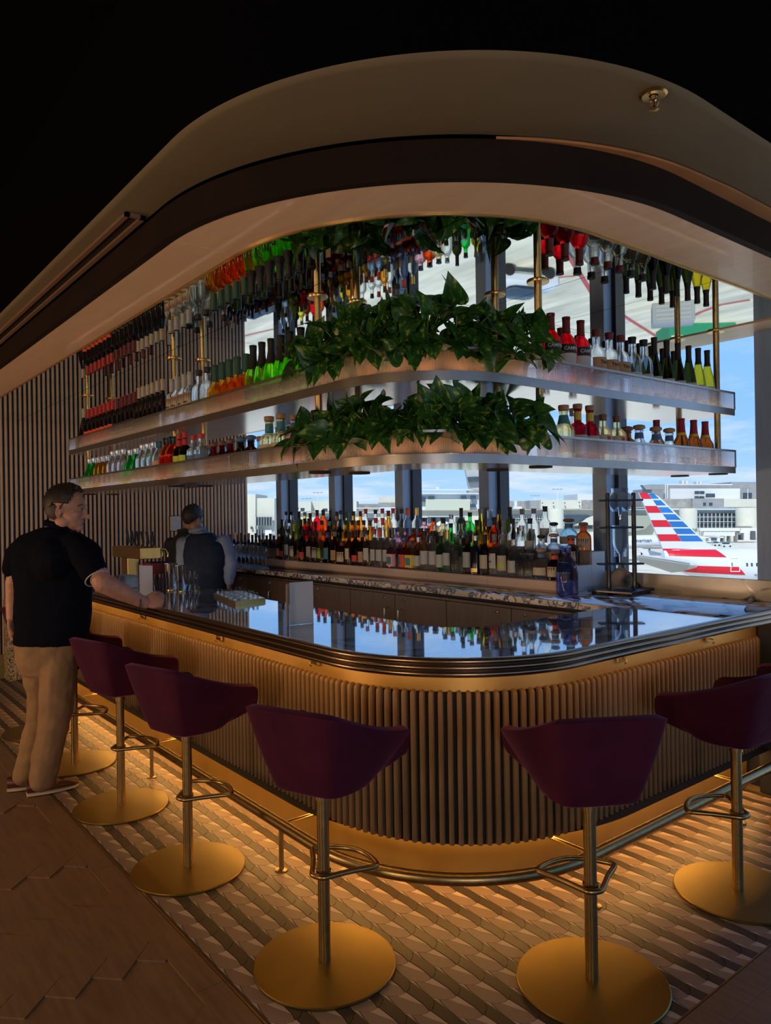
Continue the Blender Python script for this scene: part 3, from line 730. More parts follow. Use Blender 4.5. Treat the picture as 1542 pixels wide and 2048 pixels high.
# ================================================================ STOOLS
def stool_meshes():
    rows = 13
    def cat(P, n):
        o = []
        for i in range(len(P)-1):
            p0, p1, p2, p3 = P[max(0, i-1)], P[i], P[i+1], P[min(len(P)-1, i+2)]
            for k in range(n):
                t = k/n; o.append(tuple(.5*(2*b_+(c-a)*t+(2*a-5*b_+4*c-d)*t*t+(3*b_-a-3*c+d)*t**3) for a, b_, c, d in zip(p0, p1, p2, p3)))
        return o+[P[-1]]
    # half outline from the middle of the back to the middle of the front: rim (x,y,z) and bottom (x,y)
    rim = [(0, -.212, .942), (.10, -.210, .942), (.165, -.200, .938), (.196, -.170, .930), (.226, -.080, .893), (.243, .02, .858), (.250, .12, .832), (.250, .19, .818), (.243, .212, .800)]
    front = [(.236, .219, .76), (.215, .222, .715), (.16, .226, .692), (.08, .230, .688), (0, .231, .688)]
    bot = [(0, -.120), (.060, -.119), (.105, -.114), (.128, -.098), (.146, -.05), (.155, .0), (.156, .04), (.150, .075), (.142, .09), (.13, .10), (.115, .108), (.085, .118), (.045, .124), (0, .126)]
    R = cat(rim, 4)[:-1]+cat([rim[-1]]+front, 4); Bt = cat([(x_, y_, 0) for x_, y_ in bot], 4)
    n = min(len(R), len(Bt)); R, Bt = R[:n-1]+[R[-1]], Bt[:n-1]+[Bt[-1]]
    R = R+[(-p[0], p[1], p[2]) for p in R[-2:0:-1]]; Bt = Bt+[(-p[0], p[1], 0) for p in Bt[-2:0:-1]]; N = len(R)
    b = MB(); vs = []; fs = []
    for (X, Y, h), (X2, Y2, _z) in zip(R, Bt):
        for j in range(rows):
            if j == 0: p = (X2*.3, Y2*.3, .636)
            elif j == 1: p = (X2*.9, Y2*.9, .638)
            else:
                t = (j-2)/(rows-3)
                p0 = Vector((X2, Y2, .645)); p2 = Vector((X, Y, h)); p1 = p0.lerp(p2, .42)+Vector((X, Y, 0))*.045-Vector((0, 0, .004))
                p = tuple(p0*(1-t)**2+p1*2*t*(1-t)+p2*t*t)
            vs.append(p)
    for i in range(N):
        i2 = (i+1) % N
        for j in range(rows-1): fs.append((i*rows+j, i2*rows+j, i2*rows+j+1, i*rows+j+1))
    fs.append(tuple(i*rows for i in range(N-1, -1, -1)))
    b.add(vs, fs); me = b.mesh('seat_shell', M_velvet)
    o = bpy.data.objects.new('tmp', me); C.objects.link(o)
    md = o.modifiers.new('s', 'SOLIDIFY'); md.thickness = .030; md.offset = -1; md.use_even_offset = False
    md = o.modifiers.new('b', 'BEVEL'); md.width = .009; md.segments = 3; md.limit_method = 'ANGLE'; md.angle_limit = radians(55)
    dg = bpy.context.evaluated_depsgraph_get(); shell = bpy.data.meshes.new_from_object(o.evaluated_get(dg)); bpy.data.objects.remove(o)
    shell.polygons.foreach_set('use_smooth', [True]*len(shell.polygons))
    b = MB(); b.lathe([(.09, .672), (.125, .674), (.140, .690), (.145, .712), (.135, .728), (.07, .735)], 40, p=3.2); cush = b.mesh('seat_cushion', M_velvet)
    b = MB(); b.lathe([(.250, 0), (.252, .004), (.252, .009), (.249, .012), (.03, .013), (.03, .012)], 72); base = b.mesh('base_disc', M_disc, ang=35)
    b = MB(); b.lathe([(.0215, .012), (.0215, .585), (.0265, .587), (.0265, .637)], 20); pole = b.mesh('pole', M_brass_d, ang=35)
    hp = [(0, -.040), (.022, -.036), (.038, -.016), (.085, .055), (.132, .112), (.140, .130), (.128, .148), (.08, .180), (.03, .198), (0, .201)]
    hp = [p[:2] for p in cat([(x_, y_, 0) for x_, y_ in hp], 3)]; pts = [(x_, y_, .328) for x_, y_ in hp]+[(-x_, y_, .328) for x_, y_ in hp[-2:0:-1]]
    b = MB(); b.tube(pts, .0098, 10, closed=True); ring = b.mesh('footrest', M_brass_d)
    b = MB(); b.lathe([(.024, .314), (.0265, .316), (.0265, .338), (.024, .340)], 20); col = b.mesh('footrest_collar', M_brass_d)
    return [('seat_shell', shell), ('seat_cushion', cush), ('base_disc', base), ('pole', pole), ('footrest', ring), ('footrest_collar', col)]
SM = stool_meshes()
stools = [(-2.203, 1.452, 21, 'first plum velvet bar stool left of the bar corner'), (-3.194, 1.376, 15, 'second velvet bar stool left of the bar corner'), (-4.114, 1.389, 12, 'third velvet stool, just right of the standing man'),
          (-5.025, 1.402, 8, 'fourth velvet stool, mostly hidden behind the standing man'), (-5.965, 1.412, 10, 'farthest left velvet stool, cut by the photo edge'),
          (-1.535, 2.086, 58, 'first plum velvet bar stool right of the bar corner'), (-1.504, 3.042, 86, 'second velvet stool right of the corner, cut by the right edge'), (-1.50, 3.93, 90, 'farthest right velvet stool with only its arm showing')]
for x_, y_, rz, lb in stools:
    o = empty('bar_stool', lb, 'bar stool', (x_, y_, 0), radians(rz), 'velvet bar stools along the bar')
    for nm, me in SM: link(nm, me, o)
# added fill lights: behind the viewer, above the floor, along the service side
for x_, y_, z_, e_, c_ in [(-1.2, -2.6, 1.15, 120, (1.0, .70, .42)), (-5.2, -2.4, 1.15, 165, (1.0, .62, .33)), (2.2, -1.0, 1.15, 100, (1.0, .78, .58))]:
    lamp('POINT', 'room_fill', (x_, y_, z_), e_, c_, shadow_soft_size=.3)  # unseen points added to lift the soffit and bar front
for i, (x_, y_, e_) in enumerate([(-3.4, -.9, 50), (-6.0, -.9, 40), (.6, -.4, 10)]):
    lamp('SPOT', 'floor_fill', (x_, y_, 3.34), e_, (1.0, .66, .36), spot_size=radians(120), spot_blend=.8, shadow_soft_size=.1)  # unseen spots added to warm and brighten the floor
strip('service_fill', [(-6.6, 2.30, 1.0), (-2.75, 2.30, 1.0)], 1.5, (1.0, .80, .62), .03, (0, .8, -.5))  # both strips added to brighten cabinets and back counter
strip('service_fill', [(-2.40, 2.6, 1.0), (-2.40, 3.4, 1.0)], 1.2, (1.0, .80, .62), .03, (-.8, 0, -.5))
# ================================================================ BOTTLES
G = dict(
 clear=glass('clear_glass', (.93, .96, .97), ior=1.33), green=glass('bright_green_glass', (.05, .75, .12), ior=1.33), lime=glass('lime_green_glass', (.28, .85, .03), ior=1.3),
 dkgreen=glass('dark_green_glass', (.045, .055, .012), ior=1.35), olive=glass('olive_glass', (.62, .50, .03), ior=1.3), black=mat('near_black_glass', (.008, .008, .012), rough=.08, noise=.2),
 amber=glass('amber_spirit', (.95, .42, .04), ior=1.33), brown=glass('brown_glass', (.30, .09, .02), ior=1.35), red=glass('red_aperitif', (.9, .015, .03), ior=1.3),
 orange=glass('orange_aperitif', (1, .14, .02), ior=1.3), pink=glass('pink_gin_glass', (.95, .55, .68), ior=1.33), wine=glass('ruby_wine', (.30, .005, .02), ior=1.33),
 yellow=glass('yellow_spirit', (.92, .82, .12), ior=1.33), blue=glass('blue_glass', (.30, .55, .80), ior=1.33), violet=glass('violet_gin_glass', (.30, .28, .60), ior=1.33), tea=glass('pale_gold_spirit', (.93, .80, .42), ior=1.33))
def pm(n, c, **k): return mat('print_'+n, c, rough=.55, noise=.06, nscale=40, **k)
K = dict(black=pm('black', (.012, .012, .014)), white=pm('white', (.48, .47, .45)), cream=pm('cream', (.50, .41, .30)), kraft=pm('kraft', (.42, .24, .12)), redc=pm('red', (.55, .035, .025)), orangec=pm('orange_red', (.75, .09, .03)),
 wax=pm('wax_red', (.28, .015, .025)), dkred=pm('dark_red', (.16, .02, .02)), cork=pm('cork_wood', (.42, .24, .13)), woodc=pm('stained_wood', (.20, .09, .06)), bluec=pm('blue', (.07, .16, .30)), teal=pm('teal', (.05, .22, .26)), grey=pm('grey', (.22, .22, .22)),
 green=pm('green', (.03, .10, .06)), gold=mat('print_gold', (.65, .45, .12), rough=.35, metal=.8, noise=.05), silver=mat('print_silver', (.55, .56, .58), rough=.3, metal=.9, noise=.05), peach=pm('peach', (.72, .42, .30)), yel=pm('yellow', (.70, .50, .06)), pinkp=pm('pink', (.75, .40, .42)), lgreen=pm('lime', (.45, .55, .06)))
# profiles r,z (metres) -------------------------------------------------
def shape(kind, R=None, H=None):
    P = dict(
     bordeaux=([(.8, 0), (1, .012), (1, .60), (.86, .67), (.40, .74), (.36, .80), (.36, .97), (.40, .972), (.40, 1)], .0375, .30),
     slope=([(.8, 0), (1, .012), (1, .38), (.80, .55), (.50, .70), (.36, .80), (.36, .97), (.40, .972), (.40, 1)], .038, .315),
     champ=([(.8, 0), (1, .012), (1, .42), (.82, .56), (.50, .70), (.36, .80), (.36, .965), (.44, .97), (.42, 1)], .044, .31),
     spirit=([(.85, 0), (1, .012), (1, .58), (.90, .65), (.46, .72), (.40, .78), (.38, .96), (.44, .965), (.44, 1)], .039, .30),
     round=([(.85, 0), (1, .014), (1, .55), (.93, .64), (.70, .70), (.40, .745), (.38, .96), (.44, .965), (.44, 1)], .044, .27),
     campari=([(.86, 0), (1, .012), (1, .61), (.97, .65), (.80, .70), (.46, .76), (.40, .80), (.38, .96), (.43, .965), (.43, 1)], .042, .31),
     longneck=([(.85, 0), (1, .014), (1, .45), (.92, .53), (.60, .60), (.36, .66), (.33, .96), (.40, .965), (.40, 1)], .043, .30),
     bulb=([(.75, 0), (.95, .015), (1, .12), (.98, .22), (.80, .33), (.46, .42), (.40, .50), (.34, .96), (.40, .965), (.40, 1)], .052, .29),
     squat=([(.85, 0), (1, .02), (1, .48), (.93, .62), (.70, .72), (.42, .79), (.40, .95), (.46, .96), (.46, 1)], .050, .185),
     flare=([(.7, 0), (.98, .02), (1, .25), (.85, .46), (.45, .66), (.30, .78), (.30, .95), (.36, .96), (.36, 1)], .062, .19),
     maker=([(.86, 0), (1, .014), (1, .42), (.96, .50), (.64, .60), (.44, .72), (.36, .96), (.40, .965), (.40, 1)], .044, .245))[kind]
    R = R or P[1]; H = H or P[2]
    return [(r*R, z*H) for r, z in P[0]], R, H
BK = {}
def bottle_kind(key, kind, g, cap, capz=.18, label=None, lz=(.18, .46), R=None, H=None, p=None, capshape='foil', lab2=None, txt=None, tcol=None, tsz=.012, fill=None, sq=0., widen=0.):
    prof, R_, H_ = shape(kind, R, H)
    parts = []
    b = MB(); b.lathe(prof, 20 if not p else 28, p=p, sq=sq, a0=pi/4 if p else 0); parts.append(('body', b.mesh('body', G[g], ang=50)))
    nr = prof[-1][0]
    b = MB(); z0 = H_*(1-capz)
    def rad(z):
        for (r0, a), (r1, c) in zip(prof, prof[1:]):
            if a <= z <= c: return r0+(r1-r0)*(z-a)/max(1e-6, c-a)
        return nr
    if capshape == 'foil':
        zs = [z0+(H_-z0)*i/4 for i in range(5)]; pr = [(max(rad(z), .9*nr)+.0008, z) for z in zs]; b.lathe(pr+[(nr+.0002, H_+.002), (nr*.6, H_+.002)], 16)
    elif capshape == 'cork': b.lathe([(nr*.9, H_-.001), (nr*1.12+widen, H_+.001), (nr*1.14+widen, H_+.020), (nr*1.05+widen, H_+.023)], 18)
    elif capshape == 'knob': b.lathe([(nr*.8, H_-.001), (nr*.85, H_+.003), (nr*1.3, H_+.006), (nr*1.38, H_+.014), (nr*1.2, H_+.022), (nr*.6, H_+.026)], 20)
    elif capshape == 'screw': b.lathe([(nr+.0012, z0), (nr+.0012, H_+.001), (nr*.9, H_+.003)], 18)
    elif capshape == 'wax':
        b.lathe([(rad(z0)+.001, z0), (rad(z0+.02)+.0018, z0+.02), (nr+.0018, H_), (nr*.9, H_+.003)], 18)
        for k_ in range(5):
            a = 2*pi*k_/5+.4; r_ = rad(z0)+.0012; b.ell((r_*cos(a), r_*sin(a), z0-.004-.006*(k_ % 3)), .0022, .0022, .012, 6, 5)
    parts.append(('cap', b.mesh('cap', K[cap], ang=40)))
    def wrap(z0, z1, m, arc, dr=.0006, nm='label'):
        b = MB(); n = 12; vs = []; fs = []
        for j in range(2):
            z = (z0, z1)[j]*H_
            for i in range(n+1):
                a = -pi/2-arc/2+arc*i/n
                c, s = cos(a), sin(a)
                if p: q = (abs(cos(a-pi/4*0))**p+abs(s)**p)**(-1/p); c *= q; s *= q
                vs.append(((rad(z)+dr)*c, (rad(z)+dr)*s*(1-sq), z))
        for i in range(n): fs.append((i, i+1, n+1+i+1, n+1+i))
        b.add(vs, fs); return (nm, b.mesh(nm, m))
    if label: parts.append(wrap(lz[0], lz[1], K[label], radians(150)))
    if lab2: parts.append(wrap(lab2[1], lab2[2], K[lab2[0]], radians(lab2[3]), .0011, 'second_label'))
    if txt: parts.append(('lettering', (text_mesh(txt, tsz, .0003, (prof[2][0]+.0012), K[tcol or 'black'], bold=True), (lz[0]+lz[1])/2*H_)))
    BK[key] = (parts, H_)
def put(key, x, y, z, rz, label, group, cat='bottle', name='bottle', sc=1.0):
    parts, H_ = BK[key]; o = empty(name, label, cat, (x, y, z), rz, group); o.scale = (sc, sc, sc)
    for nm, me in parts:
        if isinstance(me, tuple): link(nm, me[0], o, (0, 0, me[1]))
        else: link(nm, me, o)
    return o
bk = bottle_kind
bk('wine_red', 'bordeaux', 'black', 'redc', .22, 'orangec', (.10, .42), txt=None)
bk('wine_dkred', 'bordeaux', 'black', 'dkred', .24, 'black', (.12, .40), lab2=('white', .16, .20, 120))
bk('wine_cream', 'slope', 'black', 'cream', .22, None)
bk('rum_white', 'spirit', 'clear', 'white', .26, 'cream', (.20, .60), H=.295, txt='BACARDI', tsz=.0145, tcol='black', lab2=('redc', .52, .58, 24))
bk('clear_black', 'round', 'clear', 'black', .10, 'white', (.14, .40), H=.29)
bk('amber_long', 'longneck', 'amber', 'green', .32, None, H=.285, R=.05)
bk('amber_long2', 'longneck', 'amber', 'green', .30, None, H=.27, R=.05)
bk('champ', 'champ', 'lime', 'black', .38, 'green', (.10, .26))
bk('campari', 'campari', 'red', 'wax', .22, 'white', (.24, .50), txt='CAMPARI', tsz=.017, tcol='white', lab2=('black', .36, .50, 149), lz_=None) if False else None
bk('campari', 'campari', 'red', 'dkred', .22, 'white', (.28, .47), lab2=('black', .47, .60, 150), txt=None)
_p, _h = BK['campari']; _p.append(('lettering', (text_mesh('CAMPARI', .021, .0003, .0445, K['white'], bold=True), .535*_h)))
bk('titos', 'round', 'clear', 'dkred', .10, 'kraft', (.26, .54), H=.285, R=.045)
_p, _h = BK['titos']; _p.append(('lettering', (text_mesh("Tito's", .022, .0003, .0462, K['black'], bold=True), .46*_h)))
bk('riesling', 'slope', 'dkgreen', 'black', .27, 'cream', (.10, .37), H=.315, R=.038)
bk('riesling_pale', 'slope', 'olive', 'black', .27, 'cream', (.08, .36), H=.315, R=.038)
bk('whisky_wax', 'maker', 'brown', 'wax', .30, 'cream', (.16, .36), lab2=('yel', .64, .70, 359))
bk('clear_cork_y', 'round', 'tea', 'cork', .1, 'yel', (.12, .40), H=.215, R=.048, capshape='cork', lab2=('teal', .72, .90, 350))
bk('wine_cork_cream', 'round', 'wine', 'cork', .1, 'cream', (.10, .48), H=.228, R=.042, capshape='cork', lab2=('yel', .78, .95, 350))
bk('chilli', 'round', 'tea', 'woodc', .12, 'cream', (.14, .56), H=.215, R=.042, lab2=('redc', .2, .52, 26))
bk('squat_wood', 'squat', 'brown', 'woodc', .1, 'cream', (.14, .44), H=.150, R=.045, capshape='knob')
bk('patron', 'flare', 'clear', 'cork', .1, None, H=.165, capshape='knob', lab2=('bluec', .74, .92, 350))
bk('cream_cork', 'round', 'tea', 'cork', .1, 'cream', (.08, .50), H=.232, R=.050, capshape='cork', lab2=('teal', .76, .94, 350))
bk('pink_cork', 'round', 'pink', 'cork', .1, 'pinkp', (.08, .62), H=.215, R=.046, capshape='cork', p=5, lab2=('teal', .74, .94, 350), txt=None)
bk('black_sq', 'squat', 'black', 'black', .2, None, H=.24, R=.042, p=5)
bk('green_round', 'flare', 'green', 'silver', .16, 'cream', (.06, .22), H=.24, R=.05)
bk('amber_sm', 'squat', 'amber', 'silver', .18, 'kraft', (.12, .42), H=.235, R=.038)
bk('clear_label', 'round', 'clear', 'silver', .14, 'cream', (.08, .40), H=.255, R=.042)
bk('peach_sq', 'squat', 'clear', 'teal', .16, 'peach', (.06, .50), H=.25, R=.043, p=5)
bk('red_sq', 'squat', 'orange', 'teal', .16, 'orangec', (.06, .58), H=.262, R=.046, p=5)
bk('digestif', 'spirit', 'dkgreen', 'redc', .12, 'lgreen', (.12, .50), H=.27, R=.040, lab2=('redc', .72, .86, 350))
bk('bluewhite', 'round', 'clear', 'redc', .10, 'bluec', (.14, .52), H=.24, R=.043)
bk('blue_cork', 'squat', 'blue', 'cork', .1, 'bluec', (.2, .55), H=.17, R=.043, capshape='cork')
bk('mez', 'squat', 'wine', 'woodc', .1, 'redc', (.3, .62), H=.155, R=.040, capshape='knob')
bk('blk_knob', 'squat', 'black', 'bluec', .1, None, H=.155, R=.044, capshape='knob')
# back bar kinds
bk('b_clear', 'spirit', 'clear', 'black', .12, 'white', (.16, .50))
bk('b_clearred', 'spirit', 'clear', 'redc', .14, 'white', (.16, .46), H=.31)
bk('b_clearor', 'spirit', 'clear', 'orangec', .20, 'white', (.16, .46), H=.31)
bk('b_cleary', 'spirit', 'clear', 'gold', .20, 'white', (.16, .46), H=.31)
bk('b_olive', 'spirit', 'yellow', 'grey', .12, 'cream', (.16, .40), H=.29)
bk('b_dark', 'bordeaux', 'dkgreen', 'black', .22, 'redc', (.10, .28))
bk('b_darkcream', 'spirit', 'brown', 'black', .18, 'cream', (.16, .50), H=.28)
bk('b_darkwhite', 'longneck', 'brown', 'black', .2, 'white', (.14, .48), H=.28, R=.036)
bk('b_yellowlab', 'longneck', 'tea', 'cork', .16, 'lgreen', (.14, .48), H=.27, R=.038)
bk('b_teal', 'round', 'dkgreen', 'bluec', .16, 'teal', (.12, .50), H=.27, R=.040)
bk('b_brown', 'round', 'brown', 'grey', .14, 'kraft', (.10, .42), H=.28, R=.042)
bk('b_squat', 'squat', 'brown', 'dkred', .2, 'cream', (.10, .52), H=.20, R=.055)
bk('b_amber', 'spirit', 'amber', 'black', .14, 'cream', (.12, .36), H=.29, R=.038)
bk('b_amberdk', 'spirit', 'amber', 'dkred', .16, 'dkred', (.14, .40), H=.29, R=.038)
bk('b_red', 'campari', 'red', 'black', .18, 'white', (.16, .34), H=.31, R=.040)
bk('b_orange', 'campari', 'orange', 'black', .18, 'cream', (.16, .30), H=.31, R=.042)
bk('b_yellow', 'spirit', 'yellow', 'green', .18, 'cream', (.12, .36), H=.28, R=.038)
bk('b_pink', 'round', 'pink', 'bluec', .14, 'pinkp', (.06, .50), H=.225, R=.046, p=5, lab2=('teal', .14, .40, 60))
bk('b_orsq', 'round', 'orange', 'bluec', .14, 'orangec', (.06, .50), H=.225, R=.046, p=5, lab2=('teal', .14, .40, 60))
bk('b_yelsq', 'round', 'tea', 'bluec', .14, 'yel', (.06, .50), H=.225, R=.046, p=5, lab2=('teal', .14, .40, 60))
bk('b_green', 'spirit', 'green', 'black', .12, 'white', (.12, .48), H=.265, R=.038)
bk('b_clearsq', 'squat', 'clear', 'silver', .14, 'white', (.12, .44), H=.25, R=.040, p=4)
bk('b_tallclear', 'round', 'clear', 'silver', .04, 'black', (.34, .56), H=.285, R=.046, p=4)
bk('b_brownwhite', 'spirit', 'brown', 'black', .16, 'white', (.16, .56), H=.275, R=.040)
bk('b_navy', 'spirit', 'black', 'silver', .12, 'gold', (.06, .16), H=.27, R=.042)
bk('b_bacardi', 'spirit', 'clear', 'grey', .14, 'white', (.18, .54), H=.285, R=.040, lab2=('redc', .48, .54, 30))
_p, _h = BK['b_bacardi']; _p.append(('lettering', (text_mesh('BACARDI', .0125, .0003, .0412, K['black'], bold=True), .34*_h)))
bk('b_greenlab', 'spirit', 'clear', 'grey', .12, 'cream', (.14, .50), H=.285, R=.040, lab2=('lgreen', .2, .3, 120))
bk('b_skull', 'squat', 'clear', 'black', .1, None, H=.165, R=.048, capshape='knob')
bk('b_patron', 'squat', 'clear', 'cork', .1, 'cream', (.16, .44), H=.175, R=.055, capshape='knob', lab2=('bluec', .80, .95, 350))
bk('b_patronbr', 'squat', 'brown', 'woodc', .1, 'cream', (.14, .52), H=.165, R=.050, capshape='knob', lab2=('orangec', .80, .95, 350))
bk('b_julio', 'squat', 'blue', 'woodc', .1, 'cream', (.24, .5), H=.19, R=.062, capshape='knob', lab2=('bluec', .80, .96, 350))
bk('b_violet', 'squat', 'violet', 'silver', .03, 'bluec', (.46, .68), H=.255, R=.046, p=5)
ORD = ['first', 'second', 'third', 'fourth', 'fifth', 'sixth', 'seventh', 'eighth', 'ninth', 'tenth', 'eleventh', 'twelfth', 'thirteenth', 'fourteenth', 'fifteenth', 'sixteenth', 'seventeenth', 'eighteenth', 'nineteenth', 'twentieth']
def ordn(i): return ORD[i]
def face(x, y): return atan2(y, x)+pi/2   # rz so that local -Y faces the viewer
# --- upper shelf left (x positions along the straight run)
def run(key, xs, y, z, desc, where, side='x', group=None, jit=.02):
    n = len(xs); desc = desc.rstrip(',')
    for i, v in enumerate(xs):
        x_, y_ = (v, y) if side == 'x' else (y, v)
        rz = (-.15 if side == 'x' else pi/2-.15)+random.uniform(-jit, jit)*8
        if not isinstance(where, str): w = where[i]
        else: w = (', '+where+', %s from left' % ordn(i)) if n > 1 else (', '+where if where else '')
        put(key, x_, y_+random.uniform(-.003, .003) if side == 'x' else y_, z, rz, '%s%s' % (desc, w), group)
def lin(a, c, n): return [a+(c-a)*i/(n-1) for i in range(n)] if n > 1 else [a]
gu, gl = 'bottles on the upper shelf', 'bottles on the lower shelf'
run('wine_red', lin(-5.99, -5.42, 7), 1.815, F1, 'black wine bottle with orange label and red cap,', 'upper shelf', group=gu)
run('wine_cream', [-6.07], 1.80, F1, 'bare black wine bottle at the far left end of the upper shelf', '', group=gu)
run('wine_dkred', lin(-5.32, -4.98, 5), 1.815, F1, 'black wine bottle, dark red cap, small label, upper shelf', 'row', group=gu)
run('wine_cream', lin(-4.90, -4.50, 6), 1.815, F1, 'black sloping wine bottle with cream cap, upper shelf', 'row', group=gu)
run('wine_dkred', lin(-5.95, -5.0, 8), 1.94, F1, 'black wine bottle with red cap, upper shelf', 'back row', group=gu)
run('rum_white', lin(-4.37, -4.09, 4), 1.82, F1, 'clear rum bottle with lettered label, upper shelf', 'row', group=gu)
run('clear_black', lin(-3.99, -3.88, 2), 1.83, F1, 'clear black capped bottle left of the orange ones', 'upper shelf', group=gu)
run('amber_long', lin(-3.78, -3.43, 5), 1.83, F1, 'orange liqueur bottle with tall green cap, upper shelf', 'front row', group=gu)
run('amber_long2', lin(-3.74, -3.46, 3), 1.955, F1, 'orange liqueur bottle with green cap, upper shelf', 'second row', group=gu)
run('clear_black', lin(-4.28, -3.92, 3), 1.955, F1, 'clear bottle with black cap, upper shelf second row,', 'row', group=gu)
run('champ', lin(-3.335, -2.80, 7), 1.825, F1, 'bright green sparkling wine bottle, upper shelf', 'row', group=gu)
run('champ', lin(-3.28, -2.95, 4), 1.95, F1, 'bright green sparkling bottle with black foil,', 'second row', group=gu)
run('campari', [2.581, 2.688, 2.792], -2.06, F1, 'red aperitif bottle with lettered label right of plants', 'upper shelf', 'y', gu)
run('titos', [2.908, 3.009, 3.102], -2.06, F1, 'clear bottle with brown paper label, upper shelf right', 'row', 'y', gu)
run('clear_black', [3.198, 3.297], -2.06, F1, 'clear black capped bottle before the dark wines', 'upper shelf', 'y', gu)
run('riesling', [3.392, 3.508, 3.615, 3.722], -2.06, F1, 'dark green slender wine bottle, upper shelf right', 'front row', 'y', gu)
run('riesling_pale', [3.82, 3.915], -2.06, F1, 'yellow green slender wine bottle, upper shelf end', 'front row', 'y', gu)
run('riesling', [3.34, 3.45, 3.56, 3.67, 3.78], -2.18, F1, 'dark green slender wine bottle, upper shelf right,', 'second row', 'y', gu)
run('clear_black', [2.95, 3.06, 3.17], -2.19, F1, 'clear bottle with black cap, upper shelf right,', 'second row', 'y', gu)
run('campari', [2.72, 2.83], -2.20, F1, 'red aperitif bottle behind the front red ones', 'upper shelf', 'y', gu)
# --- lower shelf left
run('green_round', [-6.05, -5.94], 1.83, F2, 'green round bottle with cream label, lower shelf far left,', 'row', group=gl)
run('amber_sm', [-5.80, -5.69, -5.59], 1.82, F2, 'small amber bottle with brown label, lower shelf left,', 'row', group=gl)
run('clear_label', [-5.47, -5.36, -5.25], 1.82, F2, 'clear bottle with cream label, lower shelf left,', 'row', group=gl)
run('green_round', [-5.12, -4.99], 1.82, F2, 'bright green flared bottle left of clear ones, lower shelf', 'row', group=gl)
run('clear_label', [-4.88, -4.78, -4.68], 1.82, F2, 'clear silver capped bottle beside the peach one, lower shelf', 'row', group=gl)
run('peach_sq', [-4.58], 1.82, F2, 'square clear bottle with peach label left of the orange red ones,', 'lower shelf', group=gl)
run('red_sq', [-4.47, -4.37], 1.82, F2, 'square orange red bottle, lower shelf,', 'pair', group=gl)
run('digestif', [-4.27, -4.175], 1.82, F2, 'dark green bottle with lime label and red neck, lower shelf,', 'pair', group=gl)
run('bluewhite', [-4.06, -3.95], 1.82, F2, 'clear bottle with blue label and red cap, lower shelf', 'row', group=gl)
run('mez', [-3.80, -3.70, -3.59], 1.82, F2, 'short dark red bottle with wooden stopper, lower shelf', 'row', group=gl)
run('blk_knob', [-3.47, -3.37], 1.82, F2, 'short black bottle with dark blue stopper, lower shelf,', 'row', group=gl)
run('cream_cork', [-3.18, -3.068], 1.82, F2, 'gold bottle with cream label and cork, lower shelf,', 'pair', group=gl)
run('pink_cork', [-2.97, -2.88], 1.835, F2, 'pink square bottle with cork left of lower plants', 'pair', group=gl)
run('black_sq', [-2.80], 1.84, F2, 'square black bottle at the left edge of the lower plants', '', group=gl)
run('blue_cork', [-4.12, -3.90, -3.72, -3.50], 1.95, F2, 'small blue bottle with cork, lower shelf,', 'second row', group=gl)
run('clear_cork_y', [2.66], -2.06, F2, 'clear bottle with yellow label and cork right of the lower plants', '', 'y', gl)
run('wine_cork_cream', [2.76, 2.85], -2.06, F2, 'dark red liqueur bottle with cork, lower shelf right', 'pair', 'y', gl)
run('chilli', [2.95, 3.06], -2.06, F2, 'gold bottle with red chilli label, lower shelf', 'pair', 'y', gl)
run('squat_wood', [3.16], -2.07, F2, 'squat brown bottle with wooden knob stopper, lower shelf right', '', 'y', gl)
run('patron', [3.27, 3.42, 3.545], -2.075, F2, 'squat clear bottle with wooden stopper, lower shelf right', 'row', 'y', gl)
run('whisky_wax', [3.655, 3.78, 3.90], -2.07, F2, 'whiskey bottle with dripping red wax cap, lower shelf end,', 'front row', 'y', gl)
run('whisky_wax', [3.60], -2.18, F2, 'whiskey bottle with red wax cap half hidden behind the stoppered ones', '', 'y', gl)
run('clear_label', [2.70, 2.90], -2.19, F2, 'clear bottle with cream label, lower shelf right', 'second row', 'y', gl)
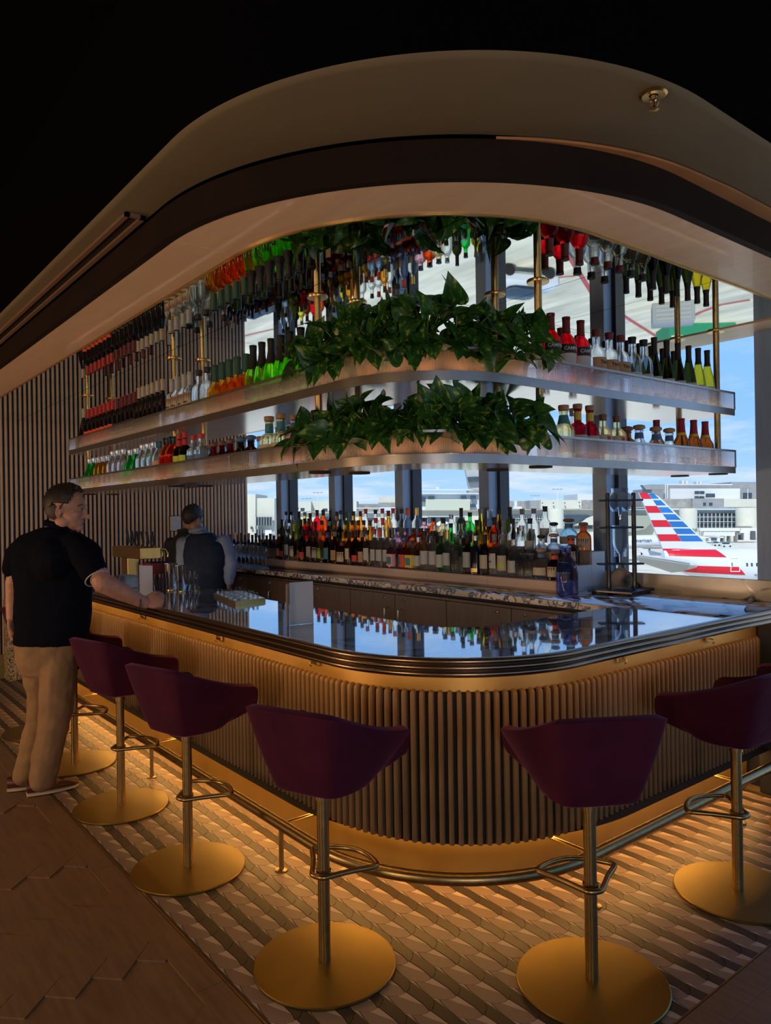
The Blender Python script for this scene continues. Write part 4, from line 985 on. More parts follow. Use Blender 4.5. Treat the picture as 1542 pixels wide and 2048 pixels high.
# --- back bar: three steps, given by picture x of each bottle
def brow(pxs, keys, y, z, where, refs):
    seen = {}
    for i, (px, k) in enumerate(zip(pxs, keys)):
        x_ = at_y(px, 1150, y).x; key = k; seen[k] = seen.get(k, 0)+1; tot = keys.count(k)
        w_ = where if tot == 1 else '%s of its kind, %s' % (ORD[seen[k]-1], where)+' from the left'
        w_ = w_ if tot > 1 else 'the only one on '+where
        put(key, x_, y+random.uniform(-.006, .006), z, random.uniform(-.5, .1), '%s, %s' % (BD[key], w_), 'spirit bottles on the back counter')
BD = dict(b_clear='clear spirit bottle with black cap', b_clearred='clear vodka bottle with red cap', b_clearor='clear vodka bottle with orange cap', b_cleary='clear vodka bottle with gold cap', b_olive='yellow tinted bottle with grey cap',
 b_dark='dark green bottle with red label', b_darkcream='brown bottle with cream label', b_darkwhite='slim brown bottle with white label', b_yellowlab='slim bottle with lime label', b_teal='dark bottle with teal label', b_brown='brown bottle with kraft label',
 b_squat='squat whiskey bottle with big cream label', b_amber='amber whiskey bottle with cream label', b_amberdk='amber whiskey bottle with dark red label', b_red='bright red aperitif bottle', b_orange='bright orange aperitif bottle', b_yellow='yellow liqueur bottle with green cap',
 b_pink='pink square gin bottle', b_orsq='orange square gin bottle', b_yelsq='yellow square gin bottle', b_green='green gin bottle with white label', b_clearsq='square clear bottle with white label', b_tallclear='broad clear bottle with black label', b_brownwhite='brown bottle with white label',
 b_navy='black bottle with gold band', b_bacardi='clear rum bottle with lettered label', b_greenlab='clear bottle with green and cream label', b_skull='squat clear bottle with black stopper', b_patron='squat clear tequila bottle with cork', b_patronbr='squat brown tequila bottle with cream oval', b_julio='rounded blue glass tequila bottle', b_violet='square violet gin bottle')
f1 = [559, 567, 576, 587, 606, 620, 632, 643, 655, 670, 685, 700, 712, 725, 736, 750, 762, 774, 787, 809, 825, 837, 852, 868, 882, 897, 915, 936, 953, 971, 990, 1007, 1028, 1047, 1062, 1084, 1110]
k1 = ['b_amber', 'b_dark', 'b_clear', 'b_darkwhite', 'b_dark', 'b_darkcream', 'b_darkwhite', 'b_yellowlab', 'b_teal', 'b_brown', 'b_squat', 'b_darkcream', 'b_dark', 'b_brown', 'b_clear', 'b_clearred', 'b_clearor', 'b_cleary', 'b_pink', 'b_orsq', 'b_yelsq', 'b_clearsq', 'b_clear', 'b_clear',
      'b_green', 'b_cleary', 'b_tallclear', 'b_brownwhite', 'b_navy', 'b_darkcream', 'b_bacardi', 'b_greenlab', 'b_clearsq', 'b_skull', 'b_skull', 'b_patron', 'b_patronbr']
brow(f1, k1, 3.79, 1.1525, 'front step', None)
f2 = [566, 580, 590, 604, 611, 620, 632, 646, 660, 672, 682, 694, 707, 718, 730, 742, 754, 766, 779, 795, 813, 829, 842, 856, 872, 889, 904, 922, 939, 956, 972, 990, 1008, 1026, 1045, 1062, 1084, 1108, 1143]
k2 = ['b_dark', 'b_clear', 'b_olive', 'b_dark', 'b_red', 'b_red', 'b_darkwhite', 'b_amber', 'b_brown', 'b_amberdk', 'b_dark', 'b_amber', 'b_amber', 'b_amberdk', 'b_amber', 'b_amberdk', 'b_clearred', 'b_clearor', 'b_cleary', 'b_pink', 'b_pink', 'b_orsq', 'b_orsq', 'b_yelsq', 'b_clearsq', 'b_clear', 'b_green', 'b_clear', 'b_tallclear',
      'b_amber', 'b_amberdk', 'b_orange', 'b_bacardi', 'b_clear', 'b_clearsq', 'b_clear', 'b_skull', 'b_patron', 'b_patronbr']
brow(f2, k2, 3.955, 1.2425, 'middle step', None)
f3 = [575, 586, 600, 611, 623, 637, 649, 662, 676, 685, 697, 709, 722, 734, 754, 767, 779, 788, 806, 817, 834, 852, 869, 887, 905, 924, 942, 963, 981, 1000, 1022, 1047, 1069, 1092, 1110, 1139, 1168]
k3 = ['b_clear', 'b_clear', 'b_dark', 'b_olive', 'b_darkcream', 'b_red', 'b_orange', 'b_dark', 'b_amber', 'b_clear', 'b_yellow', 'b_amber', 'b_amberdk', 'b_clearred', 'b_clear', 'b_clearred', 'b_amberdk', 'b_clearred', 'b_clear', 'b_clearor', 'b_cleary', 'b_pink', 'b_orsq', 'b_yelsq', 'b_clearsq', 'b_dark', 'b_green', 'b_olive',
      'b_tallclear', 'b_amber', 'b_dark', 'b_bacardi', 'b_greenlab', 'b_clear', 'b_skull', 'b_julio', 'b_patronbr']
brow(f3, k3, 4.10, 1.3245, 'top step', None)
p = at_z(1136, 1190, 1.0755); put('b_violet', p.x, 3.70, 1.0755, -.3, 'square violet gin bottle standing on the counter at the right end of the risers', 'spirit bottles on the back counter', sc=1.18)
# ================================================================ OUTSIDE
GZ = -12.9
M_conc = mat('apron_concrete', (.86, .79, .60), rough=.9, col2=(.50, .47, .36), nscale=.5, stretch=(.35, 1.6, 1))
M_cream = mat('cream_render', (.60, .60, .50), rough=.9, noise=.06, nscale=.2)
M_whiteb = mat('white_cladding', (.66, .68, .66), rough=.8, noise=.05, nscale=.3, stretch=(.2, .2, 3))
M_greyb = mat('grey_cladding', (.30, .31, .31), rough=.8, noise=.1, nscale=.4)
M_dkwin = mat('terminal_glazing', (.05, .075, .10), rough=.15, noise=.2, nscale=.5)
M_roof = mat('terminal_roof', (.33, .32, .29), rough=.9, noise=.25, nscale=.5)
M_plane = mat('aircraft_white', (.62, .66, .70), rough=.35, noise=.04, nscale=.3)
M_pred = mat('aircraft_red', (.60, .012, .03), rough=.35, noise=.08, nscale=.5, stretch=(.2, .2, 3))
M_pblue = mat('aircraft_blue', (.02, .16, .48), rough=.35, noise=.25, nscale=.6, stretch=(.2, .2, 3))
M_pgrey = mat('aircraft_grey', (.36, .36, .34), rough=.45, noise=.06)
M_line = mat('apron_red_line', (.50, .10, .10), rough=.9, noise=.2, nscale=2)
b = MB(); b.box(-900, 700, YW+6, 1400, GZ-.5, GZ); struct(b.obj('ground', M_conc), 'sunlit concrete apron outside the windows')
DEPTH = _fw*1.0; DEPTH.z = 0; DEPTH.normalize()
def poly3(pts, D): return [at_d(x, y, D) for x, y in pts]
def pslab(mb, pts, D, th): return mb.slab(poly3(pts, D), DEPTH*th)
def prect(mb, x0, y0, x1, y1, D, th): return pslab(mb, [(x0, y1), (x1, y1), (x1, y0), (x0, y0)], D, th)
def bld(label, boxes, wins, D, th=30, extra=None, group='airport terminal buildings'):
    """boxes: (x0,y0,x1,y1,mat,dD); wins rectangles set proud"""
    a = boxes[0]; base = at_d((a[0]+a[2])/2, a[3], D); o = empty('terminal_building', label, 'building', base, 0, group)
    def fin(b, nm, m): 
        b.xf(Matrix.Translation(-base)); b.obj(nm, m, o, smooth=False)
    for bx in boxes:
        b = MB(); prect(b, bx[0], bx[1], bx[2], bx[3], D+(bx[5] if len(bx) > 5 else 0), th); fin(b, bx[6] if len(bx) > 6 else 'wall', bx[4])
    for w in wins:
        b = MB(); prect(b, w[0], w[1], w[2], w[3], D-1.2+(w[4] if len(w) > 4 else 0), 1.0); fin(b, 'window', M_dkwin)
    if extra:
        for nm, m, f in extra:
            b = MB(); f(b); fin(b, nm, m)
def mull(x0, x1, n, y0, y1, D, w=.5, hz=()):
    def f(b):
        for i in range(n+1):
            x = x0+(x1-x0)*i/n; prect(b, x-w/2, y0, x+w/2, y1, D, .6)
        for y in hz: prect(b, x0, y-.4, x1, y+.4, D, .6)
    return f
bld('cream terminal block with grid windows beside the fluted wall', [(492, 988, 511, 1085, M_cream, 0), (511, 996, 549, 1085, M_cream, 1), (549, 994, 560, 1085, M_whiteb, 12)],
    [(511.5, 1034, 544, 1051), (511.5, 1058.5, 527.5, 1075), (501, 1053, 504.5, 1058)], 300, extra=[('mullion', M_cream, mull(511.5, 544, 6, 1034, 1051, 298)), ('mullion', M_cream, mull(511.5, 527.5, 3, 1058.5, 1075, 298)), ('door', M_whiteb, lambda b: prect(b, 530, 1060, 543, 1078, 298.5, 1))])
bld('long low cream terminal wing with flat roof behind the dark column', [(583, 1026, 826, 1085, M_cream, 0), (560, 1003, 622, 1026, M_cream, 20), (622, 1002, 713, 1026, M_cream, 24), (690, 1008, 757, 1022, M_roof, 60, 'roof')],
    [(640, 1034, 660, 1050), (680, 1034, 708, 1052), (735, 1035, 752, 1052), (585, 1015, 597, 1019), (601, 1016, 609, 1023, 16), (645, 1017, 655, 1024, 16), (790, 1036, 805, 1050)], 340,
    extra=[('roof_edge', M_roof, lambda b: prect(b, 583, 1022.5, 826, 1024.5, 338, 6)), ('roof_pipe', M_whiteb, lambda b: prect(b, 713, 1015.5, 792, 1017, 350, 2)), ('sloped_canopy', M_whiteb, lambda b: pslab(b, [(583, 1052), (604, 1052), (598, 1036), (588, 1036)], 337, 4)),
           ('roof_box', M_cream, lambda b: prect(b, 757, 993, 790, 1008, 380, 10)), ('roof_plinth', M_roof, lambda b: prect(b, 756, 1005, 795, 1014, 378, 10))])
bld('white terminal block with roof pipe between two dark columns', [(826, 986, 959, 1021, M_whiteb, 10), (820, 1022, 966, 1085, M_cream, 0), (851, 998, 940, 1020, mat('pale_green_cladding', (.50, .54, .44), rough=.9, noise=.05), 8)],
    [(838.5, 993, 851, 1003, 9), (856.5, 992, 869, 998, 9), (922, 991, 933, 997.5, 9), (941, 991, 952, 998, 9), (941, 1008, 952, 1014.5, 9), (833, 993, 836, 996, 9), (842, 1036, 852, 1052), (855, 1034, 905, 1046), (911, 1034, 929, 1046), (870, 1050, 900, 1058)], 340,
    extra=[('roof_pipe', M_whiteb, lambda b: (prect(b, 826, 978.5, 961, 980.5, 346, 2), prect(b, 958.5, 979, 961, 1021, 346, 2), prect(b, 792, 983, 794.5, 1016, 346, 2), prect(b, 792, 983, 800, 985, 346, 2))), ('roof_edge', M_roof, lambda b: prect(b, 820, 1020, 966, 1022, 338, 4)),
           ('sloped_strut', M_whiteb, lambda b: pslab(b, [(856, 1056), (866, 1056), (900, 1046), (884, 1040)], 337, 3)), ('chimney', M_whiteb, lambda b: prect(b, 872, 974, 878, 979, 350, 3))])
bld('tall grey louvred building rising left of the fourth column', [(938, 978, 966, 1085, M_greyb, 90, 'wall')], [], 280, 12,
    extra=[('slanted_wall', mat('louvre_grey', (.42, .43, .42), rough=.8, noise=.15, nscale=.6, stretch=(.1, .1, 8)), lambda b: pslab(b, [(938, 976), (968, 984), (968, 938), (931, 938)], 279, 4)), ('louvre', M_dkwin, lambda b: pslab(b, [(936.5, 964), (958, 963), (958, 953), (934.5, 954)], 277, 1))])
bld('cream terminal wing with round drum and arched glazing', [(996, 1020, 1200, 1085, M_cream, 0), (1002, 1002, 1062, 1018, M_roof, 30), (1060, 1001, 1082, 1017, M_greyb, 20), (1082, 1000, 1163, 1018, M_cream, 16), (1155, 988, 1200, 1000, M_whiteb, 40), (1163, 1000, 1200, 1018, M_roof, 26)],
    [(1002, 1031, 1097, 1048), (1129, 1031, 1160, 1045), (1160, 1031, 1178, 1040), (1129, 1052, 1185, 1058), (1084.5, 1005, 1086, 1007, 15), (1106, 1005, 1108, 1007, 15), (1129, 1005, 1131, 1007, 15), (1158, 1004, 1160, 1006, 15)], 340,
    extra=[('mullion', M_cream, mull(1002, 1097, 22, 1031, 1048, 337, .35, (1037, 1042))), ('roof_edge', M_roof, lambda b: prect(b, 996, 1017.5, 1200, 1019.5, 337, 6)), ('white_tank', M_plane, lambda b: prect(b, 1027, 1013, 1044, 1018, 336, 3)), ('tank_stack', M_plane, lambda b: prect(b, 1029, 1002, 1034, 1014, 336, 3)),
           ('arch', M_cream, lambda b: pslab(b, [(1150, 1050), (1200, 1050), (1200, 1031), (1186, 1032), (1175, 1036), (1166, 1043)], 337.5, 1.5))])
def drum(label, xc, y0, y1, rpx, D, m=M_cream):
    c = at_d(xc, y1, D); r = rpx*D/FPX; h = (y1-y0)*D/FPX; b = MB(); b.lathe([(r, 0), (r, h), (r*.96, h+.3)], 28); o = b.obj('drum_tower', m, None, c); tag(o, label, 'building', 'airport terminal buildings')
drum('round cream drum tower of the terminal behind the clear bottles', 1112, 1019, 1057, 15.5, 330)
bld('terminal block behind the aircraft tail with curved glass gallery', [(1225, 1020, 1513, 1085, M_cream, 0), (1300, 998, 1385, 1014, M_roof, 20), (1385, 997, 1448, 1014, M_greyb, 18), (1448, 998, 1513, 1015, M_cream, 18), (1340, 977, 1480, 998, M_whiteb, 40), (1304, 977, 1340, 1000, M_greyb, 44), (1462, 964, 1516, 1015, M_greyb, 60), (1262, 1000, 1300, 1018, M_roof, 40)],
    [(1390.5, 982, 1399, 988.5, 38), (1401, 982, 1409, 988.5, 38), (1390.5, 993, 1399, 998, 38), (1401, 993, 1409, 998, 38), (1413, 987, 1430, 995, 38), (1488, 985.5, 1504, 996.5, 58), (1392, 1027, 1472, 1057), (1408, 1005, 1412, 1012, 16), (1420, 1005, 1425, 1012, 16)], 340,
    extra=[('mullion', M_whiteb, mull(1392, 1472, 10, 1027, 1057, 337, .7, (1034, 1043))), ('roof_edge', M_roof, lambda b: prect(b, 1225, 1014, 1513, 1016.5, 336, 6)), ('roof_deck', M_greyb, lambda b: prect(b, 1300, 969, 1462, 977, 384, 12)), ('roof_pipe', M_whiteb, lambda b: (prect(b, 1330, 968, 1465, 970, 380, 2), prect(b, 1330, 968, 1332, 1000, 376, 2), prect(b, 1334, 969, 1336, 1000, 376, 2))),
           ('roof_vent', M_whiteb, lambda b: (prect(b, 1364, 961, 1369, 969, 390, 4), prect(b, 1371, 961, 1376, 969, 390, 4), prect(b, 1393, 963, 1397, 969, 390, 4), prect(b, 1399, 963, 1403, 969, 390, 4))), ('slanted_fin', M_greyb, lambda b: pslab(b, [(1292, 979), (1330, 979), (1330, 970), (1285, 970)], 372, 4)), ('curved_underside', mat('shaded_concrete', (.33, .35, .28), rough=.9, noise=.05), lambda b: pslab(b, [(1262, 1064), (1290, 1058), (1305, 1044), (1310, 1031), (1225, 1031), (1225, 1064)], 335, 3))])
drum('round cream drum beside the curved glass gallery', 1494, 1017, 1052, 21, 330)
drum('round cream drum left of the curved glass gallery', 1377, 1018, 1057, 17, 330)
b0 = at_d(1480, 1085, 300); o = empty('jet_bridge', 'white jet bridge and service cabins beyond the aircraft', 'jet bridge', b0)
for nm, m, rs in (('tunnel', M_whiteb, [(1400, 1056, 1482, 1062), (1408, 1064, 1470, 1072), (1400, 1073, 1450, 1076)]), ('cabin', M_whiteb, [(1480, 1056, 1513, 1066), (1488, 1066, 1500, 1080), (1418, 1071, 1440, 1083)]), ('cabin_window', M_dkwin, [(1424, 1076, 1434, 1080), (1503, 1062, 1511, 1080), (1482, 1070, 1486, 1080)]), ('leg', M_greyb, [(1447, 1072, 1450, 1084), (1460, 1072, 1462, 1084), (1474, 1066, 1476, 1084)])):
    for r in rs: b = MB(); prect(b, *r, 300 if nm != 'cabin_window' else 299, 3); b.xf(Matrix.Translation(-b0)); b.obj(nm, m, o, smooth=False)
for i, (x, y, w) in enumerate([(1432, 1092, 13), (1452, 1094, 20)]):
    D = 250; p = at_d(x, y, D); o = empty('parked_car', ['small white car parked left of a larger white van', 'larger white van parked above the aircraft crown'][i], 'car', p, YAW, 'white cars on the apron'); s_ = w*D/FPX
    b = MB(); b.bbox(-s_/2, s_/2, -.9, .9, .25, .95, .15); b.obj('body', M_plane, o); b = MB(); b.bbox(-s_*.32, s_*.3, -.8, .8, .95, 1.5, .2); b.obj('cabin', M_dkwin, o)
    for q in (-.3, .3): b = MB(); b.tube([(s_*q, -.95, .3), (s_*q, -.7, .3)], .3, 12); b.obj('wheel', M_black, o)
# light masts
for i, (x, y0, y1, D, lb) in enumerate([(636, 986, 1018, 330, 'tallest floodlight mast over the long cream wing'), (613, 998, 1022, 330, 'short floodlight mast left of the tallest one'), (1115.5, 979, 1018, 330, 'floodlight mast rising beside the cream drum'), (1070, 992, 1001, 360, 'small floodlight cluster left of the drum'), (1496, 977, 1016, 345, 'floodlight mast at the right behind the tail')]):
    p = at_d(x, y1, D); o = empty('light_mast', lb, 'floodlight', p, YAW, 'floodlight masts beyond the apron'); h = (y1-y0)*D/FPX
    b = MB(); b.lathe([(.22, 0), (.14, h)], 8); b.obj('mast', M_whiteb, o); b = MB()
    for q in (-1.6, 0, 1.6): b.bbox(q-.6, q+.6, -.3, .3, h, h+.35, .05)
    b.obj('lamp_head', M_greyb, o)
# ---- aircraft tail -----------------------------------------------------
D0 = 111.0
Z4 = lambda x, y: (1260+x*.18288, 940+y*.18288)
pl0 = at_d(1440, 1134, D0); air = empty('airliner', 'white airliner with red, white and blue striped tail fin', 'airplane', pl0)
def afin(b, nm, m, smooth=False): b.xf(Matrix.Translation(-pl0)); return b.obj(nm, m, air, smooth=smooth)
fin = [Z4(*p) for p in [(100, 248), (200, 252), (262, 260), (310, 285), (345, 318), (830, 790), (885, 828), (960, 848), (1040, 858), (1040, 1000), (420, 1000), (360, 860)]]
b = MB(); pslab(b, fin[::-1], D0, .5); afin(b, 'tail_fin', M_plane)
te = lambda y: 100+(y-248)*.425+2
dg_ = lambda y: 195+(y-255)*.7075
le = lambda y: 315+(y-310)*1.036
def quad(y0, y1, f0, f1): return [Z4(f0(y1), y1), Z4(f1(y1), y1), Z4(f1(y0), y0), Z4(f0(y0), y0)]
for y0, y1 in ((248, 315), (393, 467), (548, 622), (703, 777)):
    b = MB(); pslab(b, quad(y0, y1, te, dg_), D0-.04, .05); afin(b, 'red_stripe', M_pred)
for y0, y1 in ((257, 312), (330, 386), (406, 466), (483, 544), (562, 623), (640, 699), (717, 779)):
    b = MB(); pslab(b, quad(y0, y1, lambda y: dg_(y)+4, (lambda y: 262+(y-257)*1.0) if y0 == 257 else le), D0-.04, .05); afin(b, 'blue_stripe', M_pblue)
def fus(px, py, ex=0.):
    t = min(1, max(0, (px-1326)/(1450-1326))); rp = 10+28.5*(t**.62); cyp = 1112+22*(t**.7)
    s_ = max(-.999, min(.999, (cyp-py)/rp)); r = rp*D0/FPX+ex
    base = at_d(px, cyp, D0); return base+Vector((0, 0, r*s_))-DEPTH*(r*sqrt(1-s_*s_))
b = MB(); vs = []; fs = []; nx_, na_ = 24, 28
for i in range(nx_+1):
    px = 1326+(1900-1326)*(i/nx_)**1.6; t = min(1, max(0, (px-1326)/(1450-1326))); rp = 10+28.5*(t**.62); cyp = 1112+22*(t**.7); base = at_d(px, cyp, D0); r = rp*D0/FPX*([1]*(nx_-3)+[.96, .85, .6, .15])[i]
    for j in range(na_):
        a = 2*pi*j/na_; vs.append(base+Vector((0, 0, r*sin(a)))-DEPTH*(r*cos(a)))
for i in range(nx_):
    for j in range(na_): fs.append((i*na_+j, i*na_+(j+1) % na_, (i+1)*na_+(j+1) % na_, (i+1)*na_+j))
fs.append(tuple(range(na_))); fs.append(tuple(range(nx_*na_+na_-1, nx_*na_-1, -1))); b.add(vs, fs); afin(b, 'fuselage', M_plane, True)
def patch(nm, m, c, n=10, k=5, ex=.03):
    """c: four picture corners tl,tr,br,bl laid on the fuselage skin"""
    b = MB(); vs = []; fs = []
    for j in range(k+1):
        for i in range(n+1):
            u, v = i/n, j/k
            x = (c[0][0]*(1-u)+c[1][0]*u)*(1-v)+(c[3][0]*(1-u)+c[2][0]*u)*v; y = (c[0][1]*(1-u)+c[1][1]*u)*(1-v)+(c[3][1]*(1-u)+c[2][1]*u)*v
            vs.append(fus(x, y, ex))
    for j in range(k):
        for i in range(n): fs.append((j*(n+1)+i, (j+1)*(n+1)+i, (j+1)*(n+1)+i+1, j*(n+1)+i+1))
    b.add(vs, fs); afin(b, nm, m)
patch('red_stripe', M_pred, [Z4(385, 868), Z4(905, 868), Z4(980, 945), Z4(395, 935)])
b = MB(); pslab(b, [Z4(*p) for p in [(385, 940), (960, 940), (893, 860), (360, 860)]], D0-.04, .05); afin(b, 'red_stripe', M_pred)
patch('red_stripe', M_pred, [Z4(432, 1032), Z4(1088, 1045), Z4(1165, 1130), Z4(460, 1105)])
for x in (1180, 1230, 1285, 1340, 1395, 1450): patch('cabin_window', M_dkwin, [Z4(x-10, 1003), Z4(x+10, 1003), Z4(x+10, 1038), Z4(x-10, 1038)], 1, 2, .04)
M_dl = mat('door_outline', (.75, .76, .78), rough=.4)
for c in ([(1002, 950), (1102, 950), (1102, 958), (1002, 958)], [(1002, 1088), (1102, 1088), (1102, 1096), (1002, 1096)], [(1002, 950), (1010, 950), (1010, 1096), (1002, 1096)], [(1094, 950), (1102, 950), (1102, 1096), (1094, 1096)]):
    patch('door_outline', M_dl, [Z4(*p) for p in c], 2, 3, .05)
patch('door_window', M_dkwin, [Z4(1016, 1000), Z4(1026, 1000), Z4(1026, 1034), Z4(1016, 1034)], 1, 1, .05)
tm = text_mesh('N8788', .52, .01, None, mat('print_dark', (.08, .08, .09), rough=.6), spacing=1.25)
q = fus(1502, 1147, .06); o = link('registration', tm, air, q-pl0, YAW)
# stabilisers
b = MB(); pslab(b, [(1272, 1096), (1281, 1096), (1325, 1107), (1330, 1112), (1290, 1110)], D0+6, .3); afin(b, 'far_stabiliser', M_plane)
b = MB(); b.slab([at_d(1271, 1110.5, D0-9), at_d(1277, 1111, D0-9.2), at_d(1378, 1127, D0-2.6), at_d(1394, 1131, D0-2.4), at_d(1362, 1140, D0-2.0), at_d(1343, 1142, D0-2.0), at_d(1280, 1121, D0-8)], (0, 0, -.25)); afin(b, 'near_stabiliser', M_pgrey)
b = MB(); b.slab([at_d(1271, 1110, D0-9), at_d(1277, 1110.6, D0-9.2), at_d(1380, 1126.5, D0-2.6), at_d(1388, 1131, D0-2.6), at_d(1374, 1130, D0-2.4)], (0, 0, .12)); afin(b, 'leading_edge', M_plane)
# second airliner, farther
D1 = 205.0; p1 = at_d(1290, 1084, D1); a2 = empty('airliner', 'grey airliner parked farther away, left of the striped tail', 'airplane', p1); e1 = Vector(_rt); r1 = 14*D1/FPX
b = MB(); vs = []; fs = []
for i, (x_, r_) in enumerate([(-6.5, .5), (-6.0, 1.1), (-4.8, 1.7), (-3, r1), (14, r1)]):
    for j in range(20):
        a = 2*pi*j/20; vs.append(e1*x_+Vector((0, 0, r_*sin(a)))-DEPTH*(r_*cos(a)))
for i in range(4):
    for j in range(20): fs.append((i*20+j, i*20+(j+1) % 20, (i+1)*20+(j+1) % 20, (i+1)*20+j))
b.add(vs, fs); b.obj('fuselage', M_plane, a2)
tm = text_mesh('American', 1.45, .01, None, mat('print_slate', (.16, .19, .24), rough=.6), bold=True); link('lettering', tm, a2, e1*(-1.6)-DEPTH*(r1+.05)+Vector((0, 0, .5)), YAW)
b = MB(); b.slab([e1*-3-Vector((0, 0, .9))-DEPTH*2, e1*10-Vector((0, 0, 1.4))-DEPTH*2, e1*12-Vector((0, 0, 1.2))-DEPTH*8, e1*-1-Vector((0, 0, .7))-DEPTH*8], (0, 0, -.4)); b.obj('wing', M_pgrey, a2, smooth=False)
pe = at_d(1243, 1089, D1-4)-p1; b = MB(); b.tube([pe, pe+e1*2.6], [1.1, .8], 16); b.obj('engine', M_plane, a2)
b = MB()
for x_ in (-1, 1.2): b.box(x_-.15, x_+.15, -.2, .2, -3.6, -1.2)
b.xf(Matrix.Rotation(YAW, 4, 'Z')); b.obj('landing_gear', M_black, a2)
# things on the apron seen only in the mirrored ceiling
def at_mir(px, py, z=GZ+.02):
    d = ray(px, py); z0 = 2*(ZS+.006)-CAM_H; t = (z-z0)/(-abs(d.z)); return Vector((d.x*t, d.y*t, z))
def gline(label, pts, w, m=M_line):
    P3 = [at_mir(*p) for p in pts]; b = MB(); vs = []; fs = []
    for i, p in enumerate(P3):
        d = (P3[min(i+1, len(P3)-1)]-P3[max(i-1, 0)]).normalized(); n = Vector((-d.y, d.x, 0))*w/2; vs += [p-n, p+n]
    for i in range(len(P3)-1): fs.append((2*i, 2*i+2, 2*i+3, 2*i+1))
    b.add(vs, fs); o = b.obj('painted_line', m, smooth=False); tag(o, label, 'road marking', 'painted lines on the apron')
gline('long red apron line running across the mirrored ceiling view', [(1130, 500), (1185, 588), (1260, 640), (1340, 690)], .35)
gline('red apron line curving behind the mirrored plants', [(985, 592), (1050, 572), (1110, 556), (1150, 552)], .3)
gline('red apron line at the right end of the mirror', [(1370, 640), (1400, 625), (1440, 610), (1500, 600)], .5)
gline('red apron line seen left in the mirror', [(488, 672), (540, 660), (600, 650)], .3)
p = at_mir(1390, 655); o = empty('green_container', 'green freight container on the apron seen in the mirrored ceiling', 'container', (p.x, p.y, GZ), YAW)
b = MB(); b.bbox(-3.0, 3.0, -1.6, 1.6, 0, 2.4, .04); b.obj('body', mat('container_green', (.02, .26, .13), rough=.6, noise=.1), o); b = MB(); b.box(-2.8, -1.7, -1.62, -1.6, 1.1, 1.8); b.obj('label_plate', M_whiteb, o)
p = at_mir(1345, 610); o = empty('baggage_dolly', 'grey louvred freight box on the apron seen in the mirrored ceiling', 'container', (p.x, p.y, GZ), YAW-.3)
b = MB(); b.bbox(-1.6, 1.6, -1, 1, 0, 1.6, .06); b.obj('body', M_greyb, o)
for i in range(4): b = MB(); b.box(-1.3, 1.3, -1.03, -1.0, .2+.34*i, .38+.34*i); b.obj('louvre', M_pgrey, o)
p = at_mir(1045, 540); o = empty('service_truck', 'white service truck on the apron seen in the mirrored ceiling', 'truck', (p.x, p.y, GZ), YAW+.3)
b = MB(); b.bbox(-2.4, 2.4, -1, 1, .4, 1.3, .25); b.obj('body', M_plane, o); b = MB(); b.bbox(-1.4, 1.0, -.9, .9, 1.3, 1.9, .3); b.obj('cabin', M_dkwin, o)
for q in (-1.5, 1.5): b = MB(); b.tube([(q, -1.02, .42), (q, -.7, .42)], .42, 14); b.obj('wheel', M_black, o)
# ================================================================ PLANTS
M_leaf = bpy.data.materials.new('pothos_leaf'); M_leaf.use_nodes = True; _t = M_leaf.node_tree; _p = _t.nodes['Principled BSDF']
_tc = _t.nodes.new('ShaderNodeTexCoord'); _n = _t.nodes.new('ShaderNodeTexNoise'); _n.inputs['Scale'].default_value = 4.5; _n.inputs['Detail'].default_value = 3
_oi = _t.nodes.new('ShaderNodeObjectInfo'); _ad = _t.nodes.new('ShaderNodeVectorMath'); _t.links.new(_tc.outputs['Object'], _ad.inputs[0]); _t.links.new(_oi.outputs['Random'], _ad.inputs[1])
_mp = _t.nodes.new('ShaderNodeMapping'); _mp.inputs['Scale'].default_value = (1.5, .7, 1); _t.links.new(_ad.outputs[0], _mp.inputs[0]); _t.links.new(_mp.outputs[0], _n.inputs['Vector'])
_r = _t.nodes.new('ShaderNodeValToRGB'); _e_ = _r.color_ramp.elements; _e_[0].position = .50; _e_[0].color = (.03, .13, .025, 1); _e_[1].position = .70; _e_[1].color = (.55, .60, .12, 1)
_x = _r.color_ramp.elements.new(.60); _x.color = (.08, .24, .035, 1)
_t.links.new(_n.outputs['Fac'], _r.inputs[0]); _t.links.new(_r.outputs[0], _p.inputs['Base Color']); _p.inputs['Roughness'].default_value = .32
_tl = _t.nodes.new('ShaderNodeBsdfTranslucent'); _t.links.new(_r.outputs[0], _tl.inputs[0]); _ms = _t.nodes.new('ShaderNodeMixShader'); _ms.inputs[0].default_value = .45
_t.links.new(_p.outputs[0], _ms.inputs[1]); _t.links.new(_tl.outputs[0], _ms.inputs[2]); _t.links.new(_ms.outputs[0], _t.nodes['Material Output'].inputs[0])
M_stem = mat('pothos_stem', (.22, .26, .07), rough=.5, noise=.2); M_pot = mat('amber_planter', (.42, .22, .11), rough=.4, noise=.1, nscale=8); M_soil = mat('potting_soil', (.03, .02, .012), rough=.95, noise=.4)
def leaf_mesh(fold, curl):
    vs = []; fs = []
    prof = [(0, .02), (-.07, .20), (-.06, .34), (.04, .44), (.16, .47), (.30, .45), (.45, .39), (.60, .31), (.74, .22), (.86, .12), (.95, .05), (1.02, .0)]
    n = len(prof)-1
    for i, (y, w) in enumerate(prof):
        yc = y if i > 3 else i/3*.04; z = -curl*max(0, y)**2
        vs += [(-w, y, z+fold*w*.8), (-w*.55, (y+yc)/2, z+fold*w*.55), (0, yc, z), (w*.55, (y+yc)/2, z+fold*w*.55), (w, y, z+fold*w*.8)]
    for i in range(n):
        for j in range(4): fs.append((i*5+j, i*5+j+1, (i+1)*5+j+1, (i+1)*5+j))
    b = MB(); b.add(vs, fs); return b.mesh('leaf', M_leaf, ang=80)
